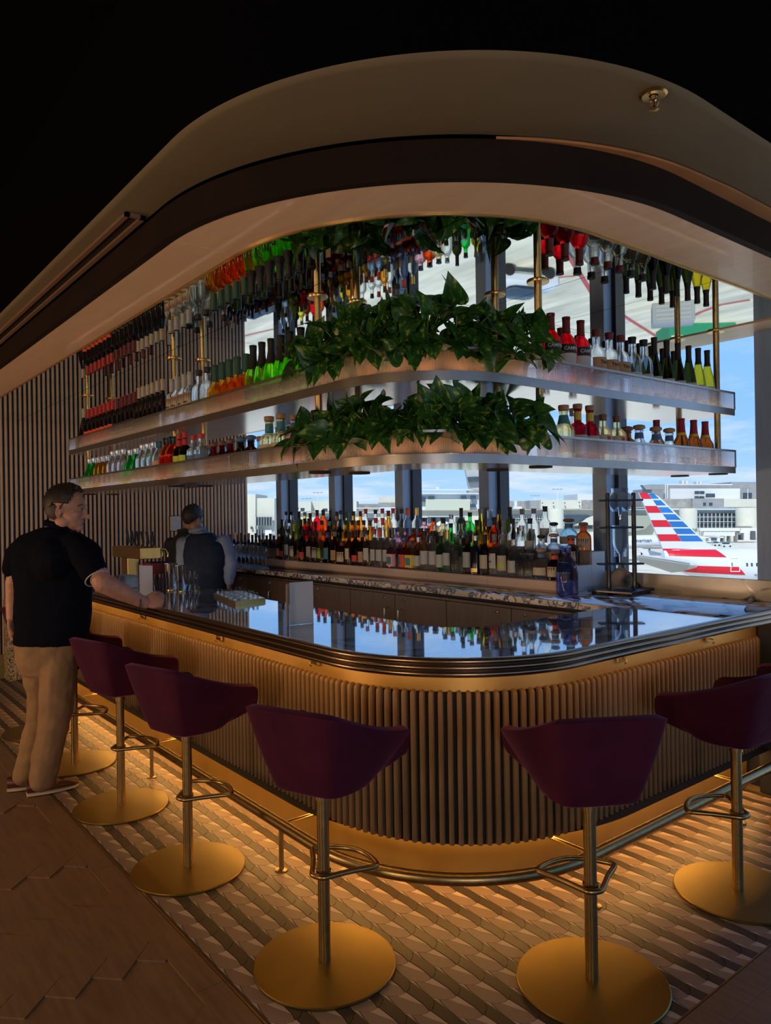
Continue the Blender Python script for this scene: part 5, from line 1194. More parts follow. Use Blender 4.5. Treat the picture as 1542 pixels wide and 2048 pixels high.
LM = [leaf_mesh(.5, .25), leaf_mesh(.3, .5), leaf_mesh(.8, .1), leaf_mesh(.45, .8)]
def plant(x, y, z, nx, ny, hmax, label, seed, nl=26):
    rnd = random.Random(seed); o = empty('potted_pothos', label, 'plant', (x, y, z), 0, 'pothos plants on the curved shelves')
    b = MB(); b.lathe([(.052, 0), (.062, .004), (.070, .10), (.073, .105), (.068, .108), (.066, .095)], 24, capt=False); b.obj('planter', M_pot, o)
    b = MB(); b.lathe([(.001, .090), (.065, .092)], 16, capb=False, capt=False); b.obj('soil', M_soil, o)
    st = MB()
    for i in range(nl):
        a = rnd.uniform(0, 2*pi); out = rnd.uniform(.02, .15); 
        if rnd.random() < .6: a = atan2(ny, nx)+rnd.uniform(-1.5, 1.5)
        top = rnd.random(); h = .10+(hmax-.13)*top*(1-.35*out/.15)
        if i % 6 == 0: out = rnd.uniform(.15, .19); h = rnd.uniform(.05, .10); a = atan2(ny, nx)+rnd.uniform(-1.1, 1.1)
        px_, py_ = cos(a)*out, sin(a)*out; L_ = rnd.uniform(.065, .12)
        st.tube([(px_*.15, py_*.15, .09), (px_*.5, py_*.5, .09+(h-.09)*.6), (px_, py_, h)], .0022, 5)
        up = rnd.uniform(.1, 1.0) if top > .72 else rnd.uniform(-1.0, .25)
        d = Vector((cos(a+rnd.uniform(-.8, .8)), sin(a+rnd.uniform(-.8, .8)), up)).normalized()
        if h+d.z*L_ > hmax: d.z = max(-.2, (hmax-h)/L_-.05); d.normalize()
        nrm = Vector((cos(a), sin(a), rnd.uniform(.1, 1.2))).normalized(); s_ = d.cross(nrm).normalized(); nrm = s_.cross(d)
        M_ = Matrix((s_, d, nrm)).transposed().to_4x4() @ Matrix.Scale(L_, 4); M_.translation = Vector((px_, py_, h))
        lf = link('leaf', LM[i % 4], o); lf.matrix_local = M_
    st.obj('stems', M_stem, o)
A = PSh(); SL_ = arc_len(A)
wh = ['far left of the row', 'second from the left', 'third from the left', 'fourth from the left', 'fifth from the left', 'sixth from the left', 'seventh from the left', 'at the right end of the row']
ss = [3.53+.163*i for i in range(8)]
for lv, (zf, hm) in enumerate(((F1, .335), (F2, .265))):
    for i, s_ in enumerate(ss):
        s2 = s_+(.0 if lv == 0 else .06)-(.04 if lv else 0); x_, y_, nx, ny = along(A, s2+.02, SL_)
        plant(x_-nx*.125, y_-ny*.125, zf+.0005, nx, ny, hm*(1 if 1 < i < 6 else .92), 'leafy pothos in planter on the %s shelf, %s' % (('upper', 'lower')[lv], wh[i]), 100*lv+i, 40 if lv == 0 else 34)
# ================================================================ COUNTER THINGS
def glassmat(): return glass('thin_clear_glass', (.95, .98, 1), rough=.0, ior=1.12)
M_tg = glassmat()
M_paper = bpy.data.materials.new('menu_paper'); M_paper.use_nodes = True; _t = M_paper.node_tree; _p = _t.nodes['Principled BSDF']; _p.inputs['Base Color'].default_value = (.8, .81, .84, 1); _p.inputs['Roughness'].default_value = .6
_n = _t.nodes.new('ShaderNodeTexNoise'); _n.inputs['Scale'].default_value = 80; _b = _t.nodes.new('ShaderNodeBump'); _b.inputs['Strength'].default_value = .05; _t.links.new(_n.outputs['Fac'], _b.inputs['Height']); _t.links.new(_b.outputs[0], _p.inputs['Normal'])
_a = _t.nodes.new('ShaderNodeBsdfTranslucent'); _a.inputs[0].default_value = (.86, .88, .95, 1); _m = _t.nodes.new('ShaderNodeMixShader'); _m.inputs[0].default_value = .5; _t.links.new(_p.outputs[0], _m.inputs[1]); _t.links.new(_a.outputs[0], _m.inputs[2]); _t.links.new(_m.outputs[0], _t.nodes['Material Output'].inputs[0])
ZT = 1.0753
def shell(mb, prof, n=24, th=.0015):
    mb.lathe(prof+[(max(.0005, r-th), z) for r, z in prof[::-1] if z > prof[0][1]+.001], n, capb=True, capt=False)
# standing white menu
p0 = at_z(580, 1251, ZT); p1_ = at_z(627, 1246, ZT); h = .188*0+(at_y(582, 1166, p0.y).z-ZT)
o = empty('menu_card', 'tall white menu card standing in a clear holder at the middle of the bar', 'menu', (p0.x, p0.y, ZT), 0, 'standing menu cards on the bar')
d = Vector((p1_.x-p0.x, p1_.y-p0.y, 0)); rz = atan2(d.y, d.x); w = d.length
b = MB(); b.box(0, w, -.001, .002, .002, h); b.obj('white_page', M_paper, o, None, rz)
b = MB(); b.box(-.0, w, .0045, .006, 0, h*1.01); b.box(-.004, w, -.004, .03, 0, .002); q = b.obj('holder', M_tg, o, None, rz)
b = MB(); b.box(-.045, 0, .004, .007, .001, h*.985); b.obj('back_page', K['kraft'], o, None, rz+.9)
p0 = at_z(279, 1188, ZT); p1_ = at_z(306, 1191, ZT); h = at_y(290, 1131, p0.y).z-ZT
o = empty('menu_card', 'folded white menu card standing beside the leaning hand', 'menu', (p0.x, p0.y, ZT), 0, 'standing menu cards on the bar')
d = Vector((p1_.x-p0.x, p1_.y-p0.y, 0)); rz = atan2(d.y, d.x); w = .165
b = MB(); n = 8; vs = []; fs = []
for z in (0, h):
    for i in range(n+1): u = i/n; vs.append((u*w, -.025*sin(pi*u), z))
fs = [(i, i+1, n+2+i, n+1+i) for i in range(n)]; b.add(vs, fs); b.obj('page', M_paper, o, None, rz)
b = MB(); b.box(-.006, .0, -.002, .006, 0, h); b.obj('cover', K['black'], o, None, rz)
# shakers
for i, (px, py, pt, wpx, lb) in enumerate([(343, 1181, 1127, 26, 'left polished steel shaker tin'), (362, 1184, 1131, 22, 'right polished steel shaker tin, slightly in front')]):
    p = at_z(px, py, ZT); h = at_y(px, pt, p.y).z-ZT; dd = (p-Vector((0, 0, CAM_H))).dot(FW); r = wpx*dd/FPX/2
    o = empty('shaker_tin', lb, 'shaker', (p.x, p.y, ZT), 0, 'steel shaker tins'); b = MB(); b.lathe([(r*.74, 0), (r*.78, .004), (r*.98, h-.004), (r, h), (r*.96, h-.002), (r*.72, .01)], 28, capt=False); b.obj('cup', M_chrome, o)
    b = MB(); b.lathe([(r*.80, .002), (r*.80, .012), (r*.77, .014)], 28, capb=False, capt=False); b.obj('foot_ring', M_brass, o)
# carafes and bitters
def vessel(label, px, py, pt, prof, liquid=None, top=None, cat='carafe', grp='small glass carafes on the bar'):
    p = at_z(px, py, ZT); h = at_y(px, pt, p.y).z-ZT; o = empty('glass_carafe', label, cat, (p.x, p.y, ZT), 0, grp)
    b = MB(); b.lathe([(r*h, z*h) for r, z in prof], 24); b.obj('glass', glass('carafe_glass', (.93, .96, .98), ior=1.15), o)
    if liquid: b = MB(); b.lathe([(r*h*1.01, z*h) for r, z in liquid], 24); b.obj('liquid', G['tea'], o)
    if top: b = MB(); b.lathe([(.006, h), (.011, h+.006), (.010, h+.012), (.004, h+.016), (.007, h+.024), (.002, h+.028)], 14); b.obj('stopper', M_tg, o)
vp = [(.22, 0), (.24, .02), (.20, .18), (.08, .40), (.07, .55), (.16, .95), (.18, 1), (.15, .98)]
vessel('flared glass carafe beside the shaker tins', 377, 1181, 1146, vp)
vessel('wide rimmed glass carafe left of the bitters bottle', 386, 1180, 1142, vp)
vessel('small stoppered bitters bottle with amber liquid', 394, 1181, 1156, [(.20, 0), (.24, .03), (.25, .22), (.10, .5), (.07, .6), (.07, .96), (.11, 1)], [(.20, .01), (.235, .04), (.235, .16), (.20, .17)], True)
# gold tray with diamond glassware top
c4 = [at_z(*p, ZT) for p in [(427, 1192), (471, 1212), (531, 1203), (484, 1188)]]
cx = sum((p.x for p in c4))/4; cy_ = sum((p.y for p in c4))/4
o = empty('brass_tray', 'low brass tray with rows of small upturned glasses', 'tray', (cx, cy_, ZT))
b = MB(); b.prism(ccw([(p.x-cx, p.y-cy_) for p in c4]), 0, .018); b.prism(ccw([((p.x-cx)*.97, (p.y-cy_)*.97) for p in c4]), .018, .022); b.obj('tray', M_brass, o, smooth=False)
k = 0
for i in range(5):
    for j in range(3):
        u, v = (i+.6)/5.4, (j+.5)/3.2; q = c4[0]*(1-u)*(1-v)+c4[1]*u*(1-v)+c4[2]*u*v+c4[3]*(1-u)*v
        g = empty('shot_glass', 'small faceted shot glass on the brass tray, column %s, %s row' % (ORD[i], ('near', 'middle', 'far')[j]), 'glass', (q.x, q.y, ZT+.0225), 0, 'shot glasses on the brass tray')
        b = MB(); b.lathe([(.020, 0), (.022, .002), (.018, .030), (.015, .030), (.016, .006)], 8, capt=False); b.obj('glass', M_tg, g)
# tap tower
ft = at_x(281, 1119, -5.32); fb = at_x(322, 1117, -5.32); tp = at_x(281, 1096, -5.32)
o = empty('beer_tap_tower', 'brass tap tower with six black handles at the left of the bar', 'tap tower', (-5.6, (ft.y+fb.y)/2, ZT)); ym = (ft.y+fb.y)/2; hy = (fb.y-ft.y)/2
b = MB(); b.bbox(-.33, .28, -hy, hy, ft.z-ZT, tp.z-ZT, .004); b.obj('cross_box', M_brass, o)
b = MB(); b.bbox(-.14, .0, -hy*.95, hy*.2, 0, ft.z-ZT, .004); b.obj('column', M_brass, o)
b = MB(); b.lathe([(.14, 0), (.14, .006), (.10, .01)], 24, c=(-.06, -.03)); b.obj('base_plate', M_brass, o)
for i in range(6):
    xx = -.28+.105*i
    b = MB(); b.tube([(xx, hy*.3, tp.z-ZT), (xx, hy*.5, tp.z-ZT+.03)], .006, 8); b.tube([(xx, hy*.5, tp.z-ZT+.025), (xx, hy*.3, tp.z-ZT+.115)], [.009, .0115], 10); b.obj('handle', K['black'], o)
    b = MB(); b.tube([(xx, hy, tp.z-ZT-.02), (xx, hy+.045, tp.z-ZT-.02), (xx, hy+.065, tp.z-ZT-.05), (xx, hy+.065, tp.z-ZT-.075)], .008, 8); b.obj('faucet', M_brass, o)
# service items behind the menu
p = at_z(318, 1178, ZT); o = empty('red_ice_bucket', 'dark red bucket behind the folded menu card', 'bucket', (p.x-.35, p.y+.12, ZT)); b = MB(); b.lathe([(.085, 0), (.09, .01), (.105, .17), (.10, .172), (.085, .02)], 24, capt=False); b.obj('bucket', K['dkred'], o)
b = MB(); b.tube([(-.1, 0, .165), (-.09, 0, .20), (0, 0, .23), (.09, 0, .20), (.1, 0, .165)], .004, 8); b.obj('handle', K['black'], o)
p = at_z(323, 1181, ZT); o = empty('straw_cup', 'clear cup of straws between menu card and shaker tins', 'cup', (p.x-.1, p.y+.02, ZT)); b = MB(); b.lathe([(.03, 0), (.032, .002), (.04, .09), (.037, .09), (.03, .006)], 20, capt=False); b.obj('cup', M_tg, o)
for a in (0, 1.3, 2.6, 4): b = MB(); b.tube([(.01*cos(a), .01*sin(a), .006), (.03*cos(a), .03*sin(a), .11)], .0025, 6); b.obj('straw', K['white'], o)
p = at_z(255, 1180, ZT); o = empty('bar_caddy', 'clear ribbed bar caddy near the leaning forearm', 'caddy', (p.x-.15, p.y+.06, ZT)); b = MB(); b.bbox(-.14, .14, -.06, .06, 0, .09, .006); b.obj('tray', glass('caddy_glass', (.85, .85, .82), rough=.1, ior=1.2), o)
for i in range(3): b = MB(); b.box(-.09+.09*i-.002, -.09+.09*i+.002, -.055, .055, .01, .094); b.obj('divider', M_steel, o)
# drip tower
T = Vector((-2.68, 4.0, ZT)); o = empty('cold_drip_tower', 'black framed glass drip tower on the marble counter before the window', 'drip tower', T, .12)
M_tb = mat('black_tower_frame', (.012, .012, .016), rough=.35, noise=.2)
b = MB(); b.bbox(-.145, .145, -.15, .15, .014, .030, .003); b.obj('base', M_tb, o)
for sx in (-1, 1):
    for sy in (-1, 1): b = MB(); b.lathe([(.012, 0), (.015, .004), (.012, .014)], 14, c=(sx*.12, sy*.12)); b.obj('foot', M_tb, o)
zt = [at_y(1230, y, 4.0).z-ZT for y in (1127, 1055, 1001)]; ztop = at_y(1207, 988, 4.0).z-ZT
dv_ = (_rt.x*cos(.12)+_rt.y*sin(.12), -_rt.x*sin(.12)+_rt.y*cos(.12))
for s_ in (-.075, .085): b = MB(); b.lathe([(.014, .03), (.014, ztop), (.010, ztop+.004)], 14, c=(dv_[0]*s_, dv_[1]*s_)); b.obj('post', M_tb, o)
for z in zt:
    b = MB(); n0 = len(b.v); b.bbox(-.14, .135, -.035, .035, z-.005, z+.006, .002); b.xf(Matrix.Rotation(atan2(dv_[1], dv_[0]), 4, 'Z')); b.obj('cross_shelf', M_tb, o)
M_lab = glass('laboratory_glass', (.96, .98, 1), rough=.0, ior=1.12)
b = MB(); b.lathe([(.02, .032), (.055, .036), (.072, .085), (.060, .13), (.028, .155), (.026, .185), (.034, .19)], 28); b.obj('flask', M_lab, o)
b = MB(); z1 = zt[1]; b.lathe([(.008, zt[0]+.01), (.010, zt[0]+.06), (.040, zt[0]+.10), (.046, zt[0]+.13), (.046, z1+.01), (.05, z1+.015)], 24); b.obj('extraction_chamber', M_lab, o)
b = MB(); z0 = zt[0]+.05
for i in range(5): b.tube([(.036*cos(a*pi/6), .036*sin(a*pi/6), z0+.011*i) for a in range(12)], .0045, 6, closed=True)
b.obj('coil', M_lab, o)
z2 = zt[2]; b = MB(); b.lathe([(.008, z1+.07), (.012, z1+.13), (.045, z2-.07), (.075, z2-.03), (.078, z2+.03), (.05, z2+.05), (.052, z2+.075)], 28); b.obj('water_vessel', M_lab, o)
b = MB(); b.lathe([(.006, z1+.05), (.006, z1+.08)], 10); b.tube([(-.02, 0, z1+.065), (.02, 0, z1+.065)], .004, 8); b.obj('valve', M_chrome, o)
# wine glasses and bottles at the far end of the back counter
b = MB(); b.lathe([(.032, 0), (.030, .003), (.006, .008), (.0038, .03), (.0038, .085), (.012, .095), (.034, .12), (.040, .15), (.034, .205), (.0325, .205), (.038, .15), (.03, .12), (.002, .10)], 18, capt=False); wg = b.mesh('glass', glass('wine_glass', (.96, .98, 1), rough=0, ior=1.4, thin_=.3))
rows_ = [('front', 3.56), ('second', 3.67), ('third', 3.78)]
for nm, y in rows_:
    for i in range(8):
        x_ = at_y(474+i*8.4, 1125, y).x+random.uniform(-.01, .01)
        o = empty('wine_glass', 'empty stemmed wine glass, %s from the left in the %s row' % (ORD[i], nm), 'glass', (x_, y, ZT), 0, 'wine glasses on the back counter'); link('glass', wg, o)
for i in range(13):
    y = 3.93+.05*(i % 2); x_ = at_y(462+i*7.2, 1110, y).x
    put(['wine_dkred', 'wine_cream', 'wine_red', 'riesling'][i % 4 if i % 4 != 2 else 0], x_, y, ZT, -.2, 'dark wine bottle behind the stemmed glasses, %s from the left' % ORD[i], 'wine bottles behind the glasses')
# white wall panel
p = at_x(352, 1047, XW+.03); o = empty('wall_panel', 'small white control panel on the fluted wall above the tap handles', 'control panel', (XW+.0, p.y, p.z))
b = MB(); b.bbox(0, .03, -.062, .062, -.085, .085, .004); b.obj('plate', K['white'], o); b = MB(); b.box(-.015, .0, -.07, .07, -.09, .09); b.obj('backbox', K['black'], o)
# ================================================================ PEOPLE
def skinm(name, c):
    m = mat(name, c, rough=.5, noise=.18, nscale=25, bump=.12); p = m.node_tree.nodes['Principled BSDF']
    p.inputs['Subsurface Weight'].default_value = .12; p.inputs['Subsurface Radius'].default_value = (.02, .008, .005); p.inputs['Subsurface Scale'].default_value = .5; return m
M_skin = skinm('skin_ruddy', (.46, .235, .165)); M_skin2 = skinm('skin_tan', (.30, .165, .10))
M_polo = mat('navy_polo_knit', (.0035, .0045, .010), rough=.9, spec=.1, noise=.3, nscale=60); M_trim = mat('polo_piping', (.45, .48, .50), rough=.7, noise=.1)
M_khaki = mat('khaki_twill', (.27, .155, .075), rough=.8, noise=.18, nscale=9, bump=.3); M_hair = mat('dark_hair', (.022, .015, .012), rough=.55, noise=.5, nscale=90, stretch=(1, 1, .2), bump=.6)
M_hairg = mat('greying_temple_hair', (.075, .055, .045), rough=.6, noise=.5, nscale=120, bump=.5)
M_shoe = mat('brown_leather_shoe', (.085, .022, .012), rough=.35, noise=.3, nscale=20); M_sole = mat('cream_sole', (.50, .40, .28), rough=.7, noise=.1)
M_rubber = mat('black_rubber', (.01, .01, .01), rough=.5, noise=.2); M_vest = mat('slate_waistcoat', (.014, .022, .045), rough=.75, spec=.2, noise=.25, nscale=14, bump=.15); M_shirt = mat('pale_blue_shirt', (.20, .25, .38), rough=.75, noise=.12, nscale=10, bump=.2)
M_navy = mat('navy_trousers', (.015, .022, .045), rough=.8, noise=.2, nscale=10); M_eye = mat('eye_white', (.28, .25, .23), rough=.2); M_iris = mat('dark_iris', (.02, .015, .01), rough=.1); M_lip = mat('lip', (.35, .13, .11), rough=.45, noise=.1)
HF = Vector((FW.x, FW.y, 0)).normalized(); HR = Vector((_rt.x, _rt.y, 0)).normalized()
def blob(name, mb, m, parent, voxel=.007, smooth=2, fold=None):
    me = mb.mesh('tmp', m); o = bpy.data.objects.new('tmp', me); C.objects.link(o)
    r = o.modifiers.new('r', 'REMESH'); r.mode = 'VOXEL'; r.voxel_size = voxel; r.use_smooth_shade = True
    s_ = o.modifiers.new('s', 'SMOOTH'); s_.factor = .5; s_.iterations = smooth
    if fold:
        tx = bpy.data.textures.new('folds', 'CLOUDS'); tx.noise_scale = fold[0]; d = o.modifiers.new('d', 'DISPLACE'); d.texture = tx; d.strength = fold[1]; d.mid_level = .5; d.texture_coords = 'GLOBAL'
    dg = bpy.context.evaluated_depsgraph_get(); me2 = bpy.data.meshes.new_from_object(o.evaluated_get(dg)); bpy.data.objects.remove(o); bpy.data.meshes.remove(me)
    me2.polygons.foreach_set('use_smooth', [True]*len(me2.polygons))
    q = link(name, me2, parent); return q
class Fig:
    """figure laid out at a given distance, in metres relative to an origin on the floor"""
    def __init__(s, org, D): s.o = Vector(org); s.D = D
    def p(s, px, py, dd=0.): return at_d(px, py, s.D+dd)-s.o
    def px(s, n): return n*s.D/FPX
def limb(mb, pts, rs, n=14):
    """tapered tube with round ends"""
    q = []; r = []
    pts = [Vector(p) for p in pts]
    for i in range(len(pts)-1):
        k = 5
        for j in range(k): t = j/k; q.append(pts[i].lerp(pts[i+1], t)); r.append(rs[i]+(rs[i+1]-rs[i])*t)
    q.append(pts[-1]); r.append(rs[-1]); mb.tube(q, r, n)
    for p, a in ((pts[0], rs[0]), (pts[-1], rs[-1])): mb.ell(p, a, a, a, 12, 8)
    for p, a in zip(pts[1:-1], rs[1:-1]): mb.ell(p, a*1.0, a, a, 12, 8)
def rings(mb, F, R, n=28, exp=2.4, top=True, R3=None):
    """R: list (y, cx, hw_px, depth_m, dd) horizontal-ish superellipse rings"""
    vs = []; fs = []
    for y, cx, hw, d, dd in R:
        c = F.p(cx, y, dd); w = F.px(hw)
        for i in range(n):
            a = 2*pi*i/n; q = (abs(cos(a))**exp+abs(sin(a))**exp)**(-1/exp)
            vs.append(c+HR*(w*q*cos(a))+HF*(d*q*sin(a)))
    for j in range(len(R)-1):
        for i in range(n): i2 = (i+1) % n; fs.append((j*n+i, j*n+i2, (j+1)*n+i2, (j+1)*n+i))
    fs.append(tuple(range(n))); fs.append(tuple(range(len(R)*n-1, (len(R)-1)*n-1, -1)))
    mb.add(vs, fs)
def head(mb, c, f, s, u, sc=1.0, nose=True):
    """f forward, s side, u up"""
    R = Matrix((f, s, u)).transposed()
    def E(x, y, z, a, b_, d): mb.ell(c+(f*x+s*y+u*z)*sc, a*sc, b_*sc, d*sc, 22, 14, R)
    E(-.008, 0, .028, .098, .076, .092)      # cranium
    E(.030, 0, -.030, .062, .062, .078)      # face mass
    E(.036, 0, -.075, .048, .050, .040)      # jaw
    E(.072, 0, -.098, .020, .024, .018)      # chin
    E(.075, 0, .020, .020, .050, .016)       # brow
    for q in (-1, 1): E(.058, q*.036, -.025, .026, .022, .022); E(-.002, q*.052, -.070, .036, .014, .030)
    if nose:
        E(.100, 0, -.030, .024, .013, .014); E(.092, 0, -.010, .017, .009, .024); E(.113, 0, -.038, .012, .011, .011)
        for q in (-1, 1): E(.094, q*.011, -.040, .009, .008, .008)
    E(.084, 0, -.062, .012, .024, .006); E(.081, 0, -.074, .012, .021, .007)   # lips
    for q in (-1, 1):                         # ears
        for k in range(9):
            a = -1.9+3.9*k/8; E(-.012-.013*cos(a)*1.1, q*.079, -.020+.027*sin(a), .0052, .006, .0052)
        E(-.010, q*.074, -.022, .012, .005, .022); E(-.004, q*.077, -.046, .006, .005, .008)
def faceparts(par, c, f, s, u, sc=1.0):
    R = Matrix((f, s, u)).transposed()
    for q in (-1, 1):
        b = MB(); b.ell(c+(f*.077+s*q*.030+u*.000)*sc, .011*sc, .012*sc, .009*sc, 12, 8, R); b.obj('eye', M_eye, par)
        b = MB(); b.ell(c+(f*.0865+s*q*.030+u*.000)*sc, .003*sc, .005*sc, .005*sc, 10, 6, R); b.obj('iris', M_iris, par)
        b = MB(); b.tube([c+(f*.088+s*q*.016+u*.020)*sc, c+(f*.086+s*q*.034+u*.026)*sc, c+(f*.072+s*q*.050+u*.020)*sc], .0035*sc, 6); b.obj('eyebrow', M_hair, par)
    b = MB(); b.tube([c+(f*.083-s*.020-u*.067)*sc, c+(f*.094-u*.066)*sc, c+(f*.083+s*.020-u*.067)*sc], [.002, .0035, .002], 6); b.obj('mouth', M_lip, par)
def hairmesh(par, c, f, s, u, m, sc=1.0, side=-.015, front=.062, back=-.075, grow=1.045, seed=3):
    rnd = random.Random(seed); R = Matrix((f, s, u)).transposed(); b = MB(); vs = []; keep = []; nu, nv = 64, 36
    for j in range(nv+1):
        t = pi*j/nv
        for i in range(nu):
            a = 2*pi*i/nu; x, y, z = .098*sin(t)*cos(a)*grow-.008, .076*sin(t)*sin(a)*grow, -.092*cos(t)*grow*1.02+.028
            g = 1+.012*sin(i*2.3+j)+.012*sin(j*3.1)+rnd.uniform(-.006, .006)
            if z > .06 and x > .0: g += .035
            x, y, z = x*g, y*g, z*g
            vs.append(c+(f*x+s*y+u*z)*sc)
            zl = side if -.03 < x < .03 else (side+.10*(x-.03)/.04 if x >= .03 else back+(side-back)*min(1, max(0, (x+.09)/.05)))
            keep.append(z > min(zl, front+.02) and not (x > .05 and z < front))
    fs = []
    for j in range(nv):
        for i in range(nu):
            i2 = (i+1) % nu; q = (j*nu+i, j*nu+i2, (j+1)*nu+i2, (j+1)*nu+i)
            if all(keep[k] for k in q): fs.append(q)
    b.add(vs, fs); me = b.mesh('hair', m); o = bpy.data.objects.new('t', me); C.objects.link(o); md = o.modifiers.new('s', 'SOLIDIFY'); md.thickness = .008; md.offset = -1
    dg = bpy.context.evaluated_depsgraph_get(); me2 = bpy.data.meshes.new_from_object(o.evaluated_get(dg)); bpy.data.objects.remove(o); return link('hair', me2, par)
def hand(mb, wrist, d, s, u, curl=1.0, sc=1.0):
    """d hand direction, s towards the thumb, u back of the hand"""
    R = Matrix((d, s, u)).transposed()
    mb.ell(wrist+d*.045*sc, .050*sc, .041*sc, .017*sc, 14, 8, R); mb.ell(wrist+d*.005, .03*sc, .026*sc, .02*sc, 12, 8, R)
    for i, (o_, l_) in enumerate(((.030, .9), (.010, 1.0), (-.010, .95), (-.029, .78))):
        k = wrist+d*(.080-.004*abs(i-1))*sc+s*o_*sc; q = [k]; ang = 0; p = k
        for L_, c_ in ((.038, 1.05), (.026, 1.35), (.020, .8)):
            ang -= c_*curl*(.75+.05*i); p = p+(d*cos(ang)+u*sin(ang))*L_*l_*sc; q.append(p)
        limb(mb, q, [.0098*sc, .0092*sc, .0085*sc, .0075*sc], 8)
    t0 = wrist+d*.022*sc+s*.030*sc; limb(mb, [t0, t0+(d*.028+s*.018-u*.008)*sc, t0+(d*.056+s*.012-u*.018)*sc, t0+(d*.070-s*.004-u*.026)*sc], [.014*sc, .0115*sc, .010*sc, .008*sc], 8)
# ---------------------------------------------------------------- the man at the bar
org = Vector((-4.55, 1.08, 0)); man = empty('person', 'man in navy polo and khaki trousers leaning one fist on the bar', 'person', org)
F = Fig(org, 4.18)
hc = F.p(133, 1017, -.02); hf = (HR*.97+HF*.10+Vector((0, 0, -.10))).normalized(); hs = (-HF+HR*.10).normalized(); hs = (hs-hf*hs.dot(hf)).normalized(); hu = hs.cross(hf)*-1
if hu.z < 0: hu = -hu
bod = MB(); head(bod, hc, hf, hs, hu, 1.06)
limb(bod, [F.p(128, 1035), F.p(116, 1062)], [.066, .072])
rings(bod, F, [(1056, 112, 24, .07, 0), (1070, 104, 54, .095, 0), (1110, 102, 66, .11, 0), (1180, 106, 64, .115, 0), (1260, 104, 52, .10, 0), (1310, 100, 44, .09, 0)])
sh = F.p(160, 1092, -.10); el = F.p(206, 1166, -.20); wr = at_z(290, 1206, 1.120)-org
wrD = (wr+org-Vector((0, 0, CAM_H))).dot(FW)
limb(bod, [sh, el, el.lerp(wr, .45), wr], [.058, .055, .049, .033])
d_ = (wr-el).normalized(); d_.z *= .15; d_.normalize(); sd = Vector((0, 0, 1)).cross(d_).normalized()
if sd.dot(HF) > 0: sd = -sd
hd_ = (HR*.93+HF*.25+Vector((0, 0, .12))).normalized(); hu_ = (-HF*.9+Vector((0, 0, .35))).normalized(); hs_ = hd_.cross(hu_).normalized()
if hs_.z < 0: hs_ = -hs_
hu_ = (hu_-hd_*hu_.dot(hd_)).normalized(); hand(bod, wr+hd_*.004, hd_, hs_, hu_, 1.75, 1.08)
shl = F.p(52, 1098, .12); ell_ = F.p(27, 1165, .16); wl_ = F.p(24, 1235, .10)
limb(bod, [shl, ell_, wl_], [.058, .046, .032]); hand(bod, wl_, Vector((0, 0, -1)), -HF, HR*-1, .35)
limb(bod, [F.p(112, 1310, -.05), F.p(110, 1430, -.08), F.p(88, 1565, -.06)], [.07, .05, .038]); limb(bod, [F.p(84, 1310, .06), F.p(80, 1430, .14), F.p(48, 1558, .16)], [.07, .05, .038])
bo = blob('body', bod, M_skin, man, .0052, 2)
faceparts(man, hc, hf, hs, hu, 1.06)
hairmesh(man, hc, hf, hs, hu, M_hair, 1.07, side=.020, front=.070, back=-.060)
b = MB(); R_ = Matrix((hf, hs, hu)).transposed()
for q in (-1, 1): b.ell(hc+(hf*-.045+hs*q*.030-hu*.010), .060, .053, .060, 16, 10, R_)
b.obj('greying_hair', M_hairg, man)
# sunglasses pushed up on the hair
sg = MB(); 
for q in (-1, 1): sg.tube([hc+hf*-.010+hs*q*.087-hu*.005, hc+hf*.018+hs*q*.086+hu*.06, hc+hf*.040+hs*q*.066+hu*.105], .0032, 6)
sg.tube([hc+hf*.040+hs*.066*q+hu*.108 for q in (-1, -.5, 0, .5, 1)], .004, 6); so = sg.obj('sunglasses', M_rubber, man)
for q in (-1, 1): b = MB(); b.ell(hc+hf*.047+hs*q*.036+hu*.118, .012, .030, .018, 12, 8, Matrix((hf, hs, hu)).transposed()); b.obj('lens', mat('dark_lens', (.01, .01, .012), rough=.08), so)
# polo
pb = MB()
rings(pb, F, [(1055, 113, 26, .085, 0), (1060, 108, 36, .095, 0), (1070, 103, 58, .11, 0), (1084, 101, 70, .125, 0), (1105, 101, 75, .135, 0), (1140, 104, 75, .138, 0), (1180, 107, 73, .145, 0), (1225, 107, 73, .150, 0), (1262, 105, 71, .152, 0), (1286, 102, 69, .15, 0)], 32, 2.5)
limb(pb, [F.p(148, 1092, -.07), F.p(172, 1110, -.12), F.p(188, 1143, -.17)], [.082, .086, .074]); limb(pb, [F.p(56, 1092, .08), F.p(38, 1112, .13), F.p(29, 1136, .15)], [.078, .078, .066])
pb.ell(F.p(104, 1120, -.06), .17, .12, .13)
blob('polo_shirt', pb, M_polo, man, .009, 6, (.12, .018))
a_ = F.p(188, 1143, -.17); ax = (F.p(188, 1143, -.17)-F.p(172, 1110, -.12)).normalized(); e1_ = ax.cross(Vector((0, 0, 1))).normalized(); e2_ = ax.cross(e1_)
for cc, rr in ((a_+ax*.050, .0645),): b = MB(); b.tube([cc+(e1_*cos(t*pi/12)+e2_*sin(t*pi/12))*rr for t in range(24)], .0035, 6, closed=True); b.obj('sleeve_piping', M_trim, man)
b = MB(); cb = F.p(122, 1050, -.0); b.tube([cb+(HR*cos(t*pi/12)*.082+HF*sin(t*pi/12)*.08)+Vector((0, 0, -.018*cos(t*pi/12))) for t in range(24)], .010, 8, closed=True, ry=.018); b.obj('collar', M_polo, man)
